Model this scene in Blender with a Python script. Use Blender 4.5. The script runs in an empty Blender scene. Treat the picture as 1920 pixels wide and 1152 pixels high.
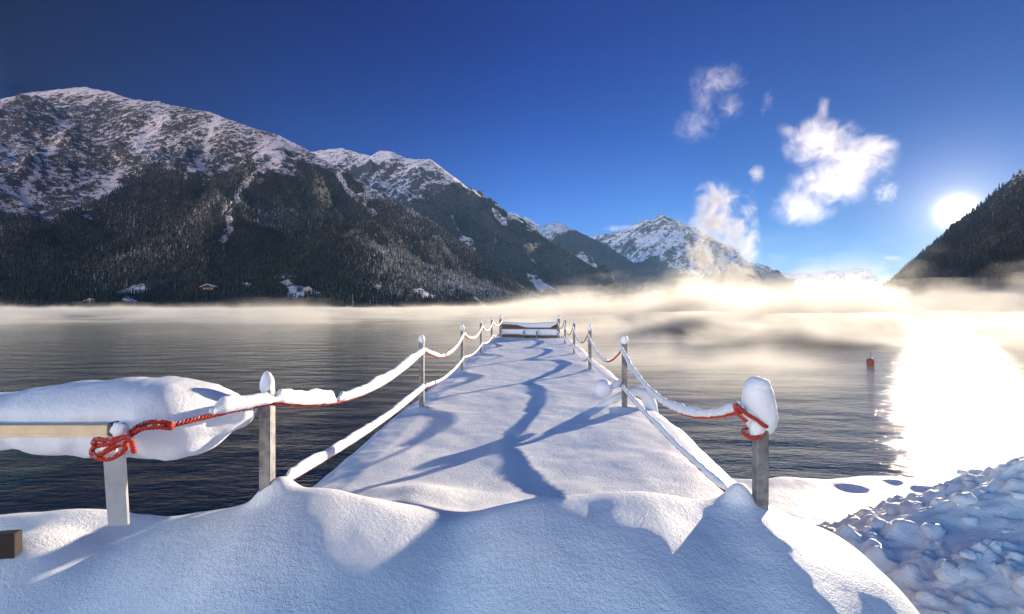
import bpy, math
import numpy as np
from mathutils import Vector

S = bpy.context.scene
COL = S.collection
rng = np.random.default_rng(7)

# ------------------------------------------------------------------ camera
ZC = 2.7
F = 900.0                                   # focal length in photo pixels
cam_d = bpy.data.cameras.new('camera')
cam = bpy.data.objects.new('camera', cam_d)
COL.objects.link(cam)
cam.location = (0, 0, ZC)
cam.rotation_euler = (math.radians(90), 0, 0)
cam_d.sensor_width = 36
cam_d.lens = F / 1920 * 36
cam_d.clip_start = 0.05
cam_d.clip_end = 60000
S.camera = cam

# ------------------------------------------------------------------ light
SUN_AZ = math.radians(42.8)                 # clockwise from +Y
SUN_EL = math.radians(8.3)
SUN_DIR = Vector((math.sin(SUN_AZ) * math.cos(SUN_EL), math.cos(SUN_AZ) * math.cos(SUN_EL), math.sin(SUN_EL)))
W = bpy.data.worlds.new('World')
S.world = W
W.use_nodes = True
wn, wl = W.node_tree.nodes, W.node_tree.links
wn.clear()
w_out = wn.new('ShaderNodeOutputWorld')
w_bg = wn.new('ShaderNodeBackground')
w_sky = wn.new('ShaderNodeTexSky')
w_sky.sky_type = 'NISHITA'
w_sky.sun_disc = False
w_sky.sun_elevation = SUN_EL
w_sky.sun_rotation = SUN_AZ
w_sky.altitude = 900
w_sky.air_density = 1.0
w_sky.dust_density = 0.02
w_sky.ozone_density = 3.0
w_hsv = wn.new('ShaderNodeHueSaturation')
w_hsv.inputs['Saturation'].default_value = 1.1
w_gam = wn.new('ShaderNodeGamma')
w_gam.inputs['Gamma'].default_value = 1.35
wl.new(w_sky.outputs[0], w_gam.inputs['Color'])
wl.new(w_gam.outputs[0], w_hsv.inputs['Color'])
# sky tint by direction: deep blue at a right angle to the sun and higher up, with rosy brightness added opposite the sun to lift the foreground shade
w_tc = wn.new('ShaderNodeTexCoord')
w_dot = wn.new('ShaderNodeVectorMath'); w_dot.operation = 'DOT_PRODUCT'
w_dot.inputs[1].default_value = SUN_DIR
wl.new(w_tc.outputs['Generated'], w_dot.inputs[0])
def w_ramp(src, lo, hi, stops):
    mr = wn.new('ShaderNodeMapRange'); mr.inputs[1].default_value = lo; mr.inputs[2].default_value = hi
    wl.new(src, mr.inputs[0])
    cr = wn.new('ShaderNodeValToRGB'); cr.color_ramp.interpolation = 'LINEAR'
    el = cr.color_ramp.elements
    while len(el) < len(stops): el.new(0.5)
    for e, (p, c) in zip(el, stops):
        e.position = (p - lo) / (hi - lo); e.color = (*[k / 9 for k in c], 1)
    wl.new(mr.outputs[0], cr.inputs[0])
    return cr.outputs[0]
def w_mul(a, b):
    m = wn.new('ShaderNodeMix'); m.data_type = 'RGBA'; m.blend_type = 'MULTIPLY'; m.clamp_result = False
    m.inputs[0].default_value = 1
    wl.new(a, m.inputs[6]); wl.new(b, m.inputs[7])
    return m.outputs[2]
w_sep = wn.new('ShaderNodeSeparateXYZ')
wl.new(w_tc.outputs['Generated'], w_sep.inputs[0])
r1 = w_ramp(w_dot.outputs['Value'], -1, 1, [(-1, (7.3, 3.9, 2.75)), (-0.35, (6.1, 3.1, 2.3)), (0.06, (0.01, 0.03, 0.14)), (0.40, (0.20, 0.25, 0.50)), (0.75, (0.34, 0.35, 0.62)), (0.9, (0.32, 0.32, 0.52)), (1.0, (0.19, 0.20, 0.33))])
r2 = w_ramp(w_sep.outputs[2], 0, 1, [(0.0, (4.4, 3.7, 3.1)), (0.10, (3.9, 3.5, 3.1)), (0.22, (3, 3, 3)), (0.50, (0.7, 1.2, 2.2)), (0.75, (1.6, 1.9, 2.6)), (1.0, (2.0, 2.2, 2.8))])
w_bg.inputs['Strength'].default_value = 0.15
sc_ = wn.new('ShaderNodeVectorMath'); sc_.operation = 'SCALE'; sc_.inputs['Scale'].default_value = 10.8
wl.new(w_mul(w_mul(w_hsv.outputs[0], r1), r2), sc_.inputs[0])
def w_math(op, a, b=0.0):
    m = wn.new('ShaderNodeMath'); m.operation = op
    for i, q in enumerate((a, b)):
        if isinstance(q, bpy.types.NodeSocket): wl.new(q, m.inputs[i])
        else: m.inputs[i].default_value = q
    return m.outputs[0]
w_ang = w_math('MULTIPLY', w_math('ARCCOSINE', w_math('MINIMUM', w_dot.outputs['Value'], 1.0)), 57.29578)
au1 = w_math('MULTIPLY', w_math('POWER', 2.718, w_math('MULTIPLY', w_ang, -1 / 0.31)), 130.0)
au2 = w_math('MULTIPLY', w_math('POWER', 2.718, w_math('MULTIPLY', w_ang, -1 / 2.4)), 2.8)
w_au = wn.new('ShaderNodeVectorMath'); w_au.operation = 'SCALE'
w_au.inputs[0].default_value = (1.0, 0.86, 0.66)
wl.new(w_math('ADD', au1, au2), w_au.inputs['Scale'])
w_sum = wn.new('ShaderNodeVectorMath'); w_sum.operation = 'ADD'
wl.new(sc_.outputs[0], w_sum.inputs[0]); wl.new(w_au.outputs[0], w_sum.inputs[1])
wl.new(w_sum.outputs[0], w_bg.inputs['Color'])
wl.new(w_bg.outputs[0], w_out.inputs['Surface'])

sun_d = bpy.data.lights.new('sun', 'SUN')
sun_d.energy = 5.0
sun_d.angle = math.radians(0.5)
sun_d.color = (1.0, 0.84, 0.63)
sun = bpy.data.objects.new('sun', sun_d)
COL.objects.link(sun)
sun.rotation_euler = SUN_DIR.to_track_quat('Z', 'Y').to_euler()

S.view_settings.view_transform = 'Standard'
S.view_settings.look = 'None'
S.view_settings.gamma = 1
S.view_settings.use_curve_mapping = False
S.view_settings.exposure = 1.3
S.render.engine = 'CYCLES'
S.cycles.use_denoising = True
S.cycles.max_bounces = 8
S.cycles.diffuse_bounces = 3
S.cycles.glossy_bounces = 3
S.cycles.volume_bounces = 0
S.cycles.sample_clamp_indirect = 6
S.cycles.caustics_reflective = False
S.cycles.caustics_refractive = False


# ------------------------------------------------------------------ helpers: places
def P(px, py, d):
    """photo pixel and depth (along the view axis) -> world point"""
    return np.array([(px - 960.0) / F * d, d, ZC + (576.0 - py) / F * d])

JA = math.radians(2.35)                     # heading of the jetty
CA, SA = math.cos(JA), math.sin(JA)
def J(u, v, z=0.0):
    """jetty coordinates (forward, right, up) -> world"""
    return np.array([u * SA + v * CA, u * CA - v * SA, z])
def Jg(u, v):
    return u * SA + v * CA, u * CA - v * SA
def Jinv(x, y):
    return x * SA + y * CA, x * CA - y * SA


# ------------------------------------------------------------------ helpers: noise
def _h(ix, iy, iz, seed):
    M = np.uint32
    with np.errstate(over='ignore'):
        h = (ix.astype(np.int64).astype(M) * M(374761393) + iy.astype(np.int64).astype(M) * M(668265263)
             + iz.astype(np.int64).astype(M) * M(2147483647) + M(seed * 974711 % 4294967295))
        h = (h ^ (h >> M(13))) * M(1274126177)
        h = (h ^ (h >> M(15))) * M(2246822519)
        return h ^ (h >> M(16))

_G = rng.normal(size=(256, 3))
_G /= np.linalg.norm(_G, axis=1)[:, None]
def perlin(x, y, z=None, seed=0):
    x = np.asarray(x, float); y = np.asarray(y, float)
    z = np.zeros_like(x) + 0.37 if z is None else np.asarray(z, float)
    x, y, z = np.broadcast_arrays(x, y, z)
    x0, y0, z0 = np.floor(x), np.floor(y), np.floor(z)
    fx, fy, fz = x - x0, y - y0, z - z0
    def fade(t): return t * t * t * (t * (t * 6 - 15) + 10)
    u, v, w = fade(fx), fade(fy), fade(fz)
    r = 0
    for dx in (0, 1):
        for dy in (0, 1):
            for dz in (0, 1):
                g = _G[_h(x0 + dx, y0 + dy, z0 + dz, seed) & np.uint32(255)]
                d = g[..., 0] * (fx - dx) + g[..., 1] * (fy - dy) + g[..., 2] * (fz - dz)
                r = r + d * (u if dx else 1 - u) * (v if dy else 1 - v) * (w if dz else 1 - w)
    return r * 1.5

def fbm(x, y, z=None, o=5, seed=0, gain=0.5):
    r, a, f = 0, 1.0, 1.0
    for k in range(o):
        r = r + a * perlin(x * f, y * f, None if z is None else z * f, seed + k)
        a *= gain; f *= 2.03
    return r

def ridged(x, y, o=5, seed=0, gain=0.5):
    r, a, f, p = 0, 1.0, 1.0, 1.0
    for k in range(o):
        n = 1 - np.abs(perlin(x * f, y * f, None, seed + k)) * 1.6
        n = np.clip(n, 0, 1) ** 2
        r = r + a * n * p
        p = np.clip(n, 0.15, 1)
        a *= gain; f *= 2.07
    return r

def clods(x, y, size, seed=0, fill=0.85):
    """height field of rounded lumps, cell size `size`"""
    gx, gy = x / size, y / size
    ix, iy = np.floor(gx), np.floor(gy)
    best = np.zeros_like(gx)
    for dx in (-1, 0, 1):
        for dy in (-1, 0, 1):
            cx, cy = ix + dx, iy + dy
            h = _h(cx, cy, cx * 0, seed)
            a = (h & np.uint32(1023)) / 1023.0
            b = ((h >> np.uint32(10)) & np.uint32(1023)) / 1023.0
            c = ((h >> np.uint32(20)) & np.uint32(1023)) / 1023.0
            r = 0.25 + 0.55 * c
            d2 = (gx - cx - a) ** 2 + (gy - cy - b) ** 2
            z = np.sqrt(np.clip(r * r - d2, 0, None)) * np.where(c < fill, 1, 0)
            best = np.maximum(best, z)
    return best * size

def sst(a, b, x):
    t = np.clip((x - a) / (b - a), 0, 1)
    return t * t * (3 - 2 * t)


# ------------------------------------------------------------------ helpers: objects
def link(o, parent=None):
    COL.objects.link(o)
    if parent is not None:
        o.parent = parent
    return o

def mesh(name, V, faces, mat=None, parent=None, smooth=True, attrs=None):
    """faces: list of int arrays (n,3) or (n,4)"""
    V = np.asarray(V, np.float32).reshape(-1, 3)
    me = bpy.data.meshes.new(name)
    faces = [np.asarray(f, np.int32) for f in faces if len(f)]
    me.vertices.add(len(V))
    me.vertices.foreach_set('co', V.ravel())
    tot = np.concatenate([np.full(len(f), f.shape[1], np.int32) for f in faces])
    loops = np.concatenate([f.ravel() for f in faces])
    me.loops.add(len(loops))
    me.loops.foreach_set('vertex_index', loops)
    me.polygons.add(len(tot))
    st = np.concatenate([[0], np.cumsum(tot)[:-1]]).astype(np.int32)
    me.polygons.foreach_set('loop_start', st)
    me.polygons.foreach_set('loop_total', tot)
    me.polygons.foreach_set('use_smooth', np.full(len(tot), smooth))
    for k, a in (attrs or {}).items():
        at = me.attributes.new(k, 'FLOAT', 'POINT')
        at.data.foreach_set('value', np.asarray(a, np.float32).ravel())
    me.update(calc_edges=True)
    me.validate()
    if mat is not None:
        me.materials.append(mat)
    return link(bpy.data.objects.new(name, me), parent)

def gridf(n, m, flip=False):
    i = np.arange(n * m).reshape(n, m)
    f = np.stack([i[:-1, :-1], i[:-1, 1:], i[1:, 1:], i[1:, :-1]], -1).reshape(-1, 4)
    return f[:, ::-1] if flip else f

def loft(rings, closed_ends=True):
    """rings (n,m,3), each ring closed -> V, faces"""
    R = np.asarray(rings, float)
    n, m, _ = R.shape
    V = R.reshape(-1, 3)
    i = np.arange(n * m).reshape(n, m)
    j = np.roll(i, -1, axis=1)
    q = np.stack([i[:-1], j[:-1], j[1:], i[1:]], -1).reshape(-1, 4)
    fs = [q]
    if closed_ends:
        V = np.vstack([V, R[0].mean(0), R[-1].mean(0)])
        a, b = n * m, n * m + 1
        fs.append(np.stack([j[0], i[0], np.full(m, a)], -1))
        fs.append(np.stack([i[-1], j[-1], np.full(m, b)], -1))
    return V, fs

def frames(pts):
    pts = np.asarray(pts, float)
    t = np.gradient(pts, axis=0)
    t /= np.linalg.norm(t, axis=1)[:, None] + 1e-9
    up = np.array([0, 0, 1.0])
    s = np.cross(t, up)
    bad = np.linalg.norm(s, axis=1) < 1e-3
    s[bad] = [1, 0, 0]
    s /= np.linalg.norm(s, axis=1)[:, None]
    n = np.cross(s, t)
    return t, s, n

def tube_rings(pts, r, m=10, twist=0.0):
    t, s, n = frames(pts)
    r = np.broadcast_to(np.asarray(r, float), (len(pts),))
    a = np.linspace(0, 2 * np.pi, m, endpoint=False)
    L = np.concatenate([[0], np.cumsum(np.linalg.norm(np.diff(pts, axis=0), axis=1))])
    ang = a[None, :] + (L * twist)[:, None]
    rr = r[:, None] * (1 + (0.16 * np.cos(3 * a)[None, :] if twist else 0))
    return pts[:, None, :] + rr[..., None] * (np.cos(ang)[..., None] * s[:, None] + np.sin(ang)[..., None] * n[:, None])

def spline(ctrl, n=40):
    """Catmull-Rom through control points"""
    c = np.asarray(ctrl, float)
    c = np.vstack([2 * c[0] - c[1], c, 2 * c[-1] - c[-2]])
    out = []
    for k in range(1, len(c) - 2):
        t = np.linspace(0, 1, n, endpoint=(k == len(c) - 3))[:, None]
        p0, p1, p2, p3 = c[k - 1], c[k], c[k + 1], c[k + 2]
        out.append(0.5 * (2 * p1 + (p2 - p0) * t + (2 * p0 - 5 * p1 + 4 * p2 - p3) * t ** 2 + (3 * p1 - p0 - 3 * p2 + p3) * t ** 3))
    return np.vstack(out)

def merge(parts):
    V, Q, T, o = [], [], [], 0
    for v, fs in parts:
        V.append(v)
        for f in fs:
            (Q if f.shape[1] == 4 else T).append(f + o)
        o += len(v)
    fs = []
    if Q: fs.append(np.vstack(Q))
    if T: fs.append(np.vstack(T))
    return np.vstack(V), fs

def bev_box(cx, cy, z0, z1, wx, wy, b=0.004, rot=0.0, top_shift=(0, 0)):
    """upright bar with chamfered long edges and ends; returns V, faces"""
    hx, hy = wx / 2, wy / 2
    def ring(k, z, sh):
        h, g = hx - k, hy - k
        p = [(-h + b, -g), (h - b, -g), (h, -g + b), (h, g - b), (h - b, g), (-h + b, g), (-h, g - b), (-h, -g + b)]
        c, s = math.cos(rot), math.sin(rot)
        return [(cx + sh[0] + c * x - s * y, cy + sh[1] + s * x + c * y, z) for x, y in p]
    return loft([ring(b, z0, (0, 0)), ring(0, z0 + b, (0, 0)), ring(0, z1 - b, top_shift), ring(b, z1, top_shift)])

def blob(c, r, n=28, m=40, amp=0.08, freq=2.0, seed=0, flat=0.0, squash=(1, 1, 1)):
    """lumpy closed ball"""
    th = np.linspace(0, np.pi, n)[1:-1]
    ph = np.linspace(0, 2 * np.pi, m, endpoint=False)
    T_, Ph = np.meshgrid(th, ph, indexing='ij')
    d = np.stack([np.sin(T_) * np.cos(Ph), np.sin(T_) * np.sin(Ph), -np.cos(T_)], -1)
    k = 1 + amp * fbm(d[..., 0] * freq + 5.1, d[..., 1] * freq, d[..., 2] * freq, 4, seed)
    X = d * k[..., None] * np.asarray(squash) * r
    if flat:
        X[..., 2] = np.where(X[..., 2] < -flat * r, -flat * r, X[..., 2])
    return loft(X + np.asarray(c, float))

def empty(name, loc, label, cat, group=None):
    o = bpy.data.objects.new(name, None)
    link(o)
    o.location = loc
    tag(o, label, cat, group)
    return o

def tag(o, label=None, cat=None, group=None, kind=None):
    if label: o['label'] = label
    if cat: o['category'] = cat
    if group: o['group'] = group
    if kind: o['kind'] = kind
    return o

def child(o, parent):
    """parent an object built in world coordinates to an unrotated Empty"""
    o.parent = parent
    o.location = -Vector(parent.location)
    return o


# ------------------------------------------------------------------ helpers: materials
class NT:
    def __init__(self, name):
        self.m = bpy.data.materials.new(name)
        self.m.use_nodes = True
        self.n, self.l = self.m.node_tree.nodes, self.m.node_tree.links
        self.n.clear()
        self.out = self.n.new('ShaderNodeOutputMaterial')
    def __call__(self, typ, ins=None, **kw):
        nd = self.n.new('ShaderNode' + typ)
        for k, v in kw.items():
            setattr(nd, k, v)
        for k, v in (ins or {}).items():
            self.set(nd.inputs[k], v)
        return nd
    def set(self, sock, v):
        if isinstance(v, bpy.types.NodeSocket): self.l.new(v, sock)
        elif isinstance(v, bpy.types.Node): self.l.new(v.outputs[0], sock)
        else: sock.default_value = v
    def math(self, op, a, b=0.0, c=0.0, clamp=False):
        nd = self.n.new('ShaderNodeMath'); nd.operation = op; nd.use_clamp = clamp
        self.set(nd.inputs[0], a); self.set(nd.inputs[1], b); self.set(nd.inputs[2], c)
        return nd.outputs[0]
    def mix(self, f, a, b):
        nd = self.n.new('ShaderNodeMix'); nd.data_type = 'RGBA'
        self.set(nd.inputs[0], f)
        self.set(nd.inputs[6], a if not isinstance(a, tuple) else (*a, 1)[:4])
        self.set(nd.inputs[7], b if not isinstance(b, tuple) else (*b, 1)[:4])
        return nd.outputs[2]
    def ramp(self, f, lo, hi, a=0.0, b=1.0, smooth=True):
        nd = self.n.new('ShaderNodeMapRange')
        nd.interpolation_type = 'SMOOTHSTEP' if smooth else 'LINEAR'
        self.set(nd.inputs[0], f); nd.inputs[1].default_value = lo; nd.inputs[2].default_value = hi
        nd.inputs[3].default_value = a; nd.inputs[4].default_value = b
        return nd.outputs[0]
    def coord(self, scale=(1, 1, 1)):
        tc = self.n.new('ShaderNodeNewGeometry')
        mp = self('Mapping', {'Vector': tc.outputs['Position'], 'Scale': scale})
        return mp.outputs[0]
    def noise(self, vec, scale, detail=4.0, rough=0.5, dist=0.0):
        return self('TexNoise', {'Vector': vec, 'Scale': scale, 'Detail': detail, 'Roughness': rough, 'Distortion': dist}).outputs[0]
    def attr(self, name):
        nd = self.n.new('ShaderNodeAttribute'); nd.attribute_name = name
        return nd.outputs['Fac']
    def bump(self, h, dist, strength=1.0, normal=None):
        nd = self('Bump', {'Height': h, 'Distance': dist, 'Strength': strength})
        if normal is not None: self.set(nd.inputs['Normal'], normal)
        return nd.outputs[0]
    def surf(self, **ins):
        b = self('BsdfPrincipled', {k.replace('_', ' '): v for k, v in ins.items()})
        self.l.new(b.outputs[0], self.out.inputs['Surface'])
        return self.m

def snow_mat(name, grain=0.005, gscale=45.0, lump=0.012, tint=(0.84, 0.86, 0.90)):
    n = NT(name)
    c = n.coord()
    g1 = n.noise(c, gscale, 5, 0.72)
    g2 = n.noise(c, gscale * 4.5, 2, 0.6)
    l1 = n.noise(c, 6.0, 3, 0.5)
    h = n.math('MULTIPLY_ADD', g2, 0.3, g1)
    b1 = n.bump(l1, lump, 1.0)
    b2 = n.bump(h, grain, 1.0, b1)
    col = n.mix(n.ramp(l1, 0.35, 0.65), tuple(x * 0.96 for x in tint), tint)
    return n.surf(Base_Color=col, Roughness=0.55, Normal=b2, Specular_IOR_Level=0.3)

M_SNOW = snow_mat('packed_snow', 0.0085, 42, 0.006)
M_SNOW_SOFT = snow_mat('soft_snow', 0.004, 70, 0.012)
M_SNOW_PILE = snow_mat('ploughed_snow', 0.012, 42, 0.02, (0.84, 0.85, 0.87))

def plain(name, col, rough=0.5, metal=0.0, nscale=60, bump=0.0005, var=0.2):
    n = NT(name)
    c = n.coord()
    k = n.noise(c, nscale, 4, 0.6)
    cc = n.mix(n.ramp(k, 0.3, 0.7), tuple(x * (1 - var) for x in col), tuple(min(1, x * (1 + var)) for x in col))
    return n.surf(Base_Color=cc, Roughness=rough, Metallic=metal, Normal=n.bump(k, bump))

M_STEEL = plain('galvanised_steel', (0.19, 0.19, 0.195), 0.5, 0.3, 14, 0.0006, 0.45)
M_ALU = plain('brushed_aluminium', (0.62, 0.60, 0.55), 0.38, 0.6, 15, 0.0002, 0.08)
M_BEIGE = plain('beige_painted_rail', (0.62, 0.50, 0.34), 0.45, 0.2, 18, 0.0002, 0.08)
M_DARK = plain('dark_plastic', (0.06, 0.065, 0.07), 0.5, 0, 30)
M_BUOY = plain('red_buoy_paint', (0.55, 0.05, 0.025), 0.4, 0, 12)
M_WALL = plain('house_wall', (0.45, 0.40, 0.33), 0.8, 0, 1.5, 0.01)
M_TIMBER = plain('dark_timber', (0.02, 0.013, 0.010), 0.8, 0, 1.5, 0.01)
M_WINDOW = plain('dark_window', (0.02, 0.025, 0.03), 0.15, 0, 1.0)

def rope_mat():
    n = NT('red_rope')
    c = n.coord()
    k = n.noise(c, 220, 3, 0.6)
    f = n.noise(c, 35, 3, 0.6)
    geo = n.n.new('ShaderNodeNewGeometry')
    up = n('SeparateXYZ', {'Vector': geo.outputs['Normal']}).outputs[2]
    fr = n.math('MULTIPLY', n.ramp(up, 0.1, 0.9), n.ramp(f, 0.5, 0.62))
    col = n.mix(n.ramp(k, 0.35, 0.65), (0.30, 0.018, 0.010), (0.55, 0.05, 0.022))
    col = n.mix(n.math('MULTIPLY', fr, 0.6), col, (0.8, 0.8, 0.84))
    return n.surf(Base_Color=col, Roughness=0.85, Normal=n.bump(k, 0.002))
M_ROPE = rope_mat()

def wood_mat():
    n = NT('weathered_board')
    c = n.coord((0.6, 6, 30))
    k = n.noise(c, 1.6, 5, 0.65, 0.6)
    col = n.mix(n.ramp(k, 0.3, 0.7), (0.07, 0.032, 0.016), (0.22, 0.105, 0.05))
    return n.surf(Base_Color=col, Roughness=0.75, Normal=n.bump(k, 0.004))
M_WOOD = wood_mat()

def water_mat():
    n = NT('lake_water')
    ca = n.coord((1, 1, 1))
    rot = n('Mapping', {'Vector': ca, 'Rotation': (0, 0, math.radians(28)), 'Scale': (1.0, 2.6, 1)}).outputs[0]
    a = n.noise(rot, 4.2, 4, 0.6, 0.4)
    b = n.noise(rot, 0.35, 3, 0.5)
    d = n.noise(ca, 9.0, 2, 0.5)
    nrm = n.bump(b, 0.14, 1.0)
    nrm = n.bump(a, 0.022, 1.0, nrm)
    nrm = n.bump(d, 0.005, 1.0, nrm)
    return n.surf(Base_Color=(0.005, 0.042, 0.056, 1), Roughness=0.075, IOR=1.33, Normal=nrm)
M_WATER = water_mat()

def mountain_mat(name, fscale=1.0, rock=(0.03, 0.033, 0.04), rock2=(0.10, 0.105, 0.115)):
    """snow, bare rock and forest floor laid out by the baked masks plus fine breakup"""
    n = NT(name)
    c = n.coord()
    f1 = n.noise(c, 0.045 * fscale, 7, 0.76)
    f2 = n.noise(c, 0.22 * fscale, 4, 0.7)
    led = n('Mapping', {'Vector': c, 'Rotation': (0.25, 0.62, 0.3)}).outputs[0]
    led = n('Mapping', {'Vector': led, 'Scale': (0.016, 0.02, 0.06)}).outputs[0]
    f3 = n.noise(led, fscale, 5, 0.65, 0.5)
    rockf = n.attr('rock')
    forest = n.attr('forest')
    br = n.math('ADD', n.math('MULTIPLY', n.math('SUBTRACT', f1, 0.5), 2.4), n.math('MULTIPLY', n.math('SUBTRACT', f2, 0.5), 1.5))
    br = n.math('MULTIPLY_ADD', n.math('SUBTRACT', f3, 0.5), 1.3, br)
    rk = n.ramp(n.math('ADD', rockf, br), 0.36, 0.64)
    rcol = n.mix(n.ramp(f2, 0.3, 0.7), rock, rock2)
    base = n.mix(rk, (0.82, 0.84, 0.88), rcol)
    fo = n.ramp(n.math('ADD', forest, n.math('MULTIPLY', br, 0.30)), 0.40, 0.60)
    fcol = n.mix(n.ramp(f2, 0.35, 0.75), (0.02, 0.026, 0.025), (0.13, 0.135, 0.14))
    col = n.mix(fo, base, fcol)
    nrm = n.bump(f1, 9.0, 1.0)
    nrm = n.bump(f2, 3.0, 1.0, nrm)
    return n.surf(Base_Color=col, Roughness=0.85, Normal=nrm, Specular_IOR_Level=0.2)

def tree_mat():
    n = NT('snowy_conifer')
    geo = n.n.new('ShaderNodeNewGeometry')
    up = n('SeparateXYZ', {'Vector': geo.outputs['Normal']}).outputs[2]
    k = n.noise(n.coord(), 0.5, 2, 0.6)
    fr = n.attr('frost')
    a = n.math('ADD', n.math('ADD', fr, n.math('MULTIPLY', n.math('SUBTRACT', k, 0.5), 1.1)), n.math('MULTIPLY', up, 0.25))
    col = n.mix(n.ramp(a, 0.42, 0.85), (0.022, 0.030, 0.026), (0.62, 0.64, 0.67))
    return n.surf(Base_Color=col, Roughness=0.9, Specular_IOR_Level=0.1)
M_TREE = tree_mat()


# ------------------------------------------------------------------ setting: lake
LX, LY0, LY1 = 9000.0, -240.0, 13800.0
mesh('lake_water', [(-LX, LY0, 0), (LX, LY0, 0), (LX, LY1, 0), (-LX, LY1, 0)], [np.array([[0, 1, 2, 3]])], M_WATER)['kind'] = 'structure'


# ------------------------------------------------------------------ setting: mountains
def seg_dist(X, Y, a, b):
    ax, ay = a[0], a[1]
    dx, dy = b[0] - ax, b[1] - ay
    L2 = dx * dx + dy * dy + 1e-9
    t = np.clip(((X - ax) * dx + (Y - ay) * dy) / L2, 0, 1)
    return np.hypot(X - ax - t * dx, Y - ay - t * dy), a[2] + t * (b[2] - a[2])

def skeleton(X, Y, ridges, k):
    """height of a massif held up by ridge lines: list of (points, slope)"""
    best = np.full(X.shape, -400.0)
    for pts, slope in ridges:
        pts = [P(*p) for p in pts]
        h = np.full(X.shape, -400.0)
        for a, b in zip(pts[:-1], pts[1:]):
            d, z = seg_dist(X, Y, a, b)
            h = np.maximum(h, z - slope * d * (1 - 0.10 * sst(0, 1500, d)))
        m = np.maximum(best, h); e = np.abs(best - h)
        best = m + np.clip(k - e, 0, None) ** 2 / (4 * k)
    return best

class Massif:
    def __init__(self, name, ridges, box, step, amp, wl, seed, k=40, apron=None, bias=1.1):
        x0, x1, y0, y1 = box
        xs = np.arange(x0, x1, step); ys = np.arange(y0, y1, step)
        X, Y = np.meshgrid(xs, ys)
        wx = X + wl * 0.35 * fbm(X / wl, Y / wl, None, 3, seed + 30)
        wy = Y + wl * 0.35 * fbm(X / wl, Y / wl, None, 3, seed + 40)
        Z0 = skeleton(X, Y, ridges, k)
        Zw = skeleton(wx * 0.6 + X * 0.4, wy * 0.6 + Y * 0.4, ridges, k)
        # keep the true crest, let the flanks wander
        cz = skeleton(X, Y, ridges[:1], k)
        d = np.full(X.shape, 1e9)
        pts = [P(*p) for p in ridges[0][0]]
        for a, b in zip(pts[:-1], pts[1:]):
            d = np.minimum(d, seg_dist(X, Y, a, b)[0])
        near = sst(0, wl * 0.6, d)
        Z = Z0 * (1 - near) + Zw * near
        r = ridged(X / wl, Y / wl, 6, seed) - bias
        s = fbm(X / (wl * 0.16), Y / (wl * 0.16), None, 5, seed + 9)
        lowf = 0.25 + 0.75 * sst(0, 350, Z)
        Z = Z + (amp * r * (0.12 + 0.88 * near) + amp * 0.16 * s * (0.35 + 0.65 * near)) * lowf
        if apron is not None:
            Z = np.maximum(Z, apron(X, Y) + 2.5 * fbm(X / 60, Y / 60, None, 3, seed + 5))
        Z = np.maximum(Z, -0.7)
        gy, gx = np.gradient(Z, step)
        self.X, self.Y, self.Z, self.xs, self.ys, self.step = X, Y, Z, xs, ys, step
        self.slope = np.hypot(gx, gy); self.gx, self.gy = gx, gy
        self.name = name
    def at(self, x, y, A=None):
        A = self.Z if A is None else A
        fx = np.clip((np.asarray(x) - self.xs[0]) / self.step, 0, len(self.xs) - 1.001)
        fy = np.clip((np.asarray(y) - self.ys[0]) / self.step, 0, len(self.ys) - 1.001)
        i, j = fx.astype(int), fy.astype(int)
        a, b = fx - i, fy - j
        return (A[j, i] * (1 - a) * (1 - b) + A[j, i + 1] * a * (1 - b) + A[j + 1, i] * (1 - a) * b + A[j + 1, i + 1] * a * b)
    def pix(self):
        return 960 + F * self.X / self.Y, 576 - F * (self.Z - ZC) / self.Y
    def build(self, mat, forest, rock):
        self.forest, self.rock = forest, rock
        n, m = self.X.shape
        keep = self.Z > -0.69
        f = gridf(n, m)
        f = f[keep.ravel()[f].any(1)]
        V = np.stack([self.X, self.Y, self.Z], -1).reshape(-1, 3)
        used = np.unique(f); remap = np.full(len(V), -1); remap[used] = np.arange(len(used))
        o = mesh(self.name, V[used], [remap[f]], mat, attrs={'forest': forest.ravel()[used], 'rock': rock.ravel()[used]})
        o['kind'] = 'structure'
        return o
    def ray(self, px, py):
        for d in np.arange(self.ys[0] + 5, self.ys[-1] - 5, 2.0):
            p = P(px, py, d)
            if self.xs[0] < p[0] < self.xs[-1] and self.at(p[0], p[1]) >= p[2]:
                return p
        return None

def shore_left(X, Y):
    # distance inland of the left shore line (-1500,780) .. (100,1650)
    nx, ny = -870.0, 1600.0
    L = math.hypot(nx, ny)
    return ((X + 1500) * nx + (Y - 780) * ny) / L
def apron_left(X, Y):
    d = shore_left(X, Y) + 30 * fbm(X / 220, Y / 220, None, 3, 77)
    d = np.minimum(d, 260)
    return np.where(d > 0, 0.4 + 0.06 * d + 0.00032 * d * d, -1 + d * 0.05)

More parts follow.
